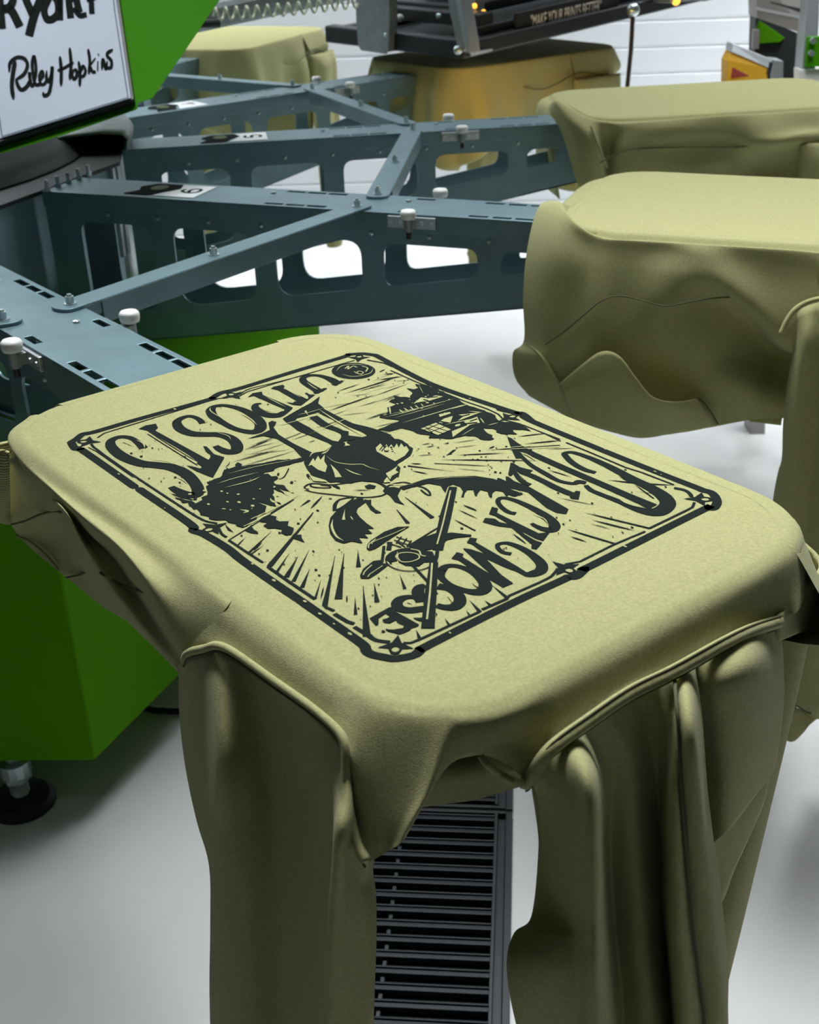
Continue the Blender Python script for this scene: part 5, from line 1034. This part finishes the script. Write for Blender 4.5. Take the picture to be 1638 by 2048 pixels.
b = MB(); p0 = hr(4, 1310, -4, 20.4); b.box(p0.x, p0.x+2.2, p0.y-.5, p0.y+.4, p0.z-.1, p0.z+.3); b.build('rail_end', alu_flat, ph, to=to4, bevel=.02)
b = MB(); b.tube([hr(4, 1266, 24, 19.2), hr(4, 1262, 100, 19.2), hr(4, 1252, 200, 19.2), hr(4, 1240, 330, 19.2)], .055, 8)
b.build('pivot_rod', black_plastic, ph, to=to4)
# slogan lettering
cu = bpy.data.curves.new('slogan', 'FONT'); cu.body = '"MAKE YOUR PRINTS BETTER"'; cu.align_x = 'CENTER'; cu.align_y = 'CENTER'; cu.size = .40*U
to_ = bpy.data.objects.new('slogan', cu); sc.collection.objects.link(to_)
bpy.context.view_layer.update(); dg = bpy.context.evaluated_depsgraph_get(); me = bpy.data.meshes.new_from_object(to_.evaluated_get(dg)); bpy.data.objects.remove(to_)
wid = max(v.co.x for v in me.vertices)-min(v.co.x for v in me.vertices); sx = 2.35*U/wid
for v in me.vertices:
    x, y = v.co.x*sx/U, v.co.y/U*.95; v.co = to4(f4(17.5+x, -2.352, .335+y))
me.materials.append(label_white); so_ = bpy.data.objects.new('slogan_lettering', me); link(so_, sb)
wl = bpy.data.lights.new('warm_fill_spot', 'SPOT'); wl.energy = 5; wl.color = (1, .55, .12); wl.spot_size = math.radians(100); wl.spot_blend = .9; wl.shadow_soft_size = .08  # unseen warm spot added to tint the side of the fourth hoodie
wo = bpy.data.objects.new('warm_fill_spot', wl); wo.location = W(L2W(4, (13.0, -5.2, -.3))); tgt = W(L2W(4, (17.5, -2.0, -.8)))
wo.rotation_euler = (tgt-wo.location).to_track_quat('-Z', 'Y').to_euler(); sc.collection.objects.link(wo)
# grey beam and coiled air hose left of it
bm_root = thing('support_beam', W(hd(540, 10, 27)), 'long grey tubular beam slanting behind the green housing, top left', 'machine beam'); bo = W(hd(540, 10, 27)); tob = lambda v: W(v)-bo
b = MB(); b.cyl(hd(380, 38, 26), hd(720, -34, 27.5), .30, n=16); b.build('beam_tube', alu_flat, bm_root, to=tob, smooth=False)
b = MB(); b.cyl(hd(396, 48, 25.7), hd(440, 46, 25.8), .09, n=12); b.build('beam_bracket', black_plastic, bm_root, to=tob)
pts = []
for i in range(0, 400):
    f = i/399; x = 425+290*f; y = 28-26*f+4*math.sin(f*3); a = i*2*math.pi/28.5; c = hd(x, y, 25.4+.3*f)
    pts.append(c+UP*math.sin(a)*.115+FW*math.cos(a)*.115)
b = MB(); b.tube(pts, .028, 6); o = b.build('coiled_air_hose', hose, None, to=lambda v: W(v), smooth=True)
tag(o, 'cream coiled air hose strung along the grey beam at the top', 'air hose')
# ---------------------------------------------------------------- machine parts at the right edge
fwd = Vector((math.sin(YAW), math.cos(YAW), 0))
def dprism(pts, D, th, name, m, parent, o, bevel=.01):
    P = [hd(x, y, dd) if False else hd(x, y, D if not isinstance(D, (list, tuple)) else D[i]) for i, (x, y) in enumerate(pts)]; n = len(P); b = MB()
    b.add(P+[p+fwd*th for p in P], [tuple(range(n)), tuple(range(2*n-1, n-1, -1))]+[(i, (i+1) % n, n+(i+1) % n, n+i) for i in range(n)])
    return b.build(name, m, parent, to=lambda v: W(v)-o, bevel=bevel)
rp = hd(1580, 60, 30); ro = W((rp.x, rp.y, -HZ)); mr = thing('flash_cure_unit', ro, 'aluminium framed machine with green panels at the top right edge', 'machine')
alu_warm = mat('warm_aluminium', (.34, .33, .32), .4, .4)
dprism([(1512, -60), (1514, 36), (1618, 72), (1624, -60)], [30.4, 30.4, 29, 29], .8, 'upper_beam', alu_warm, mr, ro)
dprism([(1540, 3), (1622, 22), (1622, 31), (1544, 10)], [30.0, 28.95, 28.95, 30.0], .03, 'beam_slot', black_plastic, mr, ro)
dprism([(1512, 14), (1620, 36), (1620, 42), (1512, 20)], [30.35, 28.95, 28.95, 30.35], .02, 'beam_trim', alu, mr, ro)
dprism([(1618, -60), (1608, 90), (1604, 142), (1630, 142), (1636, 80), (1642, -60)], 28.8, .6, 'upright_post', alu, mr, ro)
dprism([(1512, 30), (1508, 150), (1504, 260), (1606, 260), (1612, 140), (1614, 74)], 30.9, .6, 'inner_panel', black_plastic, mr, ro)
dprism([(1506, 70), (1505, 88), (1560, 84), (1570, 76), (1548, 60), (1520, 42)], 30.8, .1, 'green_strip', green_base, mr, ro)
dprism([(1616, 74), (1612, 134), (1700, 132), (1700, 72)], 28.6, .15, 'green_plate', green, mr, ro)
dprism([(1600, 140), (1600, 900), (1700, 900), (1700, 136)], 28.7, .5, 'white_skirt', white_plastic, mr, ro)
for x, y in ((1627, 82), (1624, 107)):
    c = hd(x, y, 28.5); b = MB(); b.cyl(c, c+fwd*.1, .07, n=10); b.build('plate_bolt', zinc, mr, to=lambda v: W(v)-ro)
dprism([(1508, 60), (1506, 98), (1518, 98), (1520, 60)], 30.3, .2, 'hinge_block', alu_warm, mr, ro)
dprism([(1508, 150), (1500, 900), (1530, 900), (1536, 150)], 30.9, .6, 'machine_leg', alu_warm, mr, ro)
yb = hd(1500, 120, 29.00); yo = W((yb.x, yb.y, -HZ)); yr = thing('yellow_guard_box', yo, 'yellow box with a red triangle and an aluminium top rail behind the third hoodie', 'guard box')
dprism([(1464, 105), (1455, 122), (1453, 200), (1536, 200), (1535, 136)], [29.20, 29.20, 29.20, 28.40, 28.40], .6, 'box_body', yellow, yr, yo)
dprism([(1465, 134), (1462, 156), (1500, 152)], [29.10, 29.10, 28.75], .05, 'warning_triangle', red, yr, yo)
dprism([(1466, 88), (1463, 104), (1537, 136), (1545, 120)], [29.15, 29.15, 28.35, 28.35], .6, 'top_rail', alu, yr, yo)
dprism([(1548, 120), (1541, 150), (1541, 230), (1566, 230), (1567, 122)], 28.30, .6, 'end_cap', alu_flat, yr, yo)
dprism([(1540, 124), (1535, 150), (1542, 150), (1547, 124)], 28.32, .5, 'cap_seal', black_plastic, yr, yo)
dprism([(1500, 190), (1500, 800), (1530, 800), (1530, 190)], 29.20, .3, 'box_post', alu_flat, yr, yo)
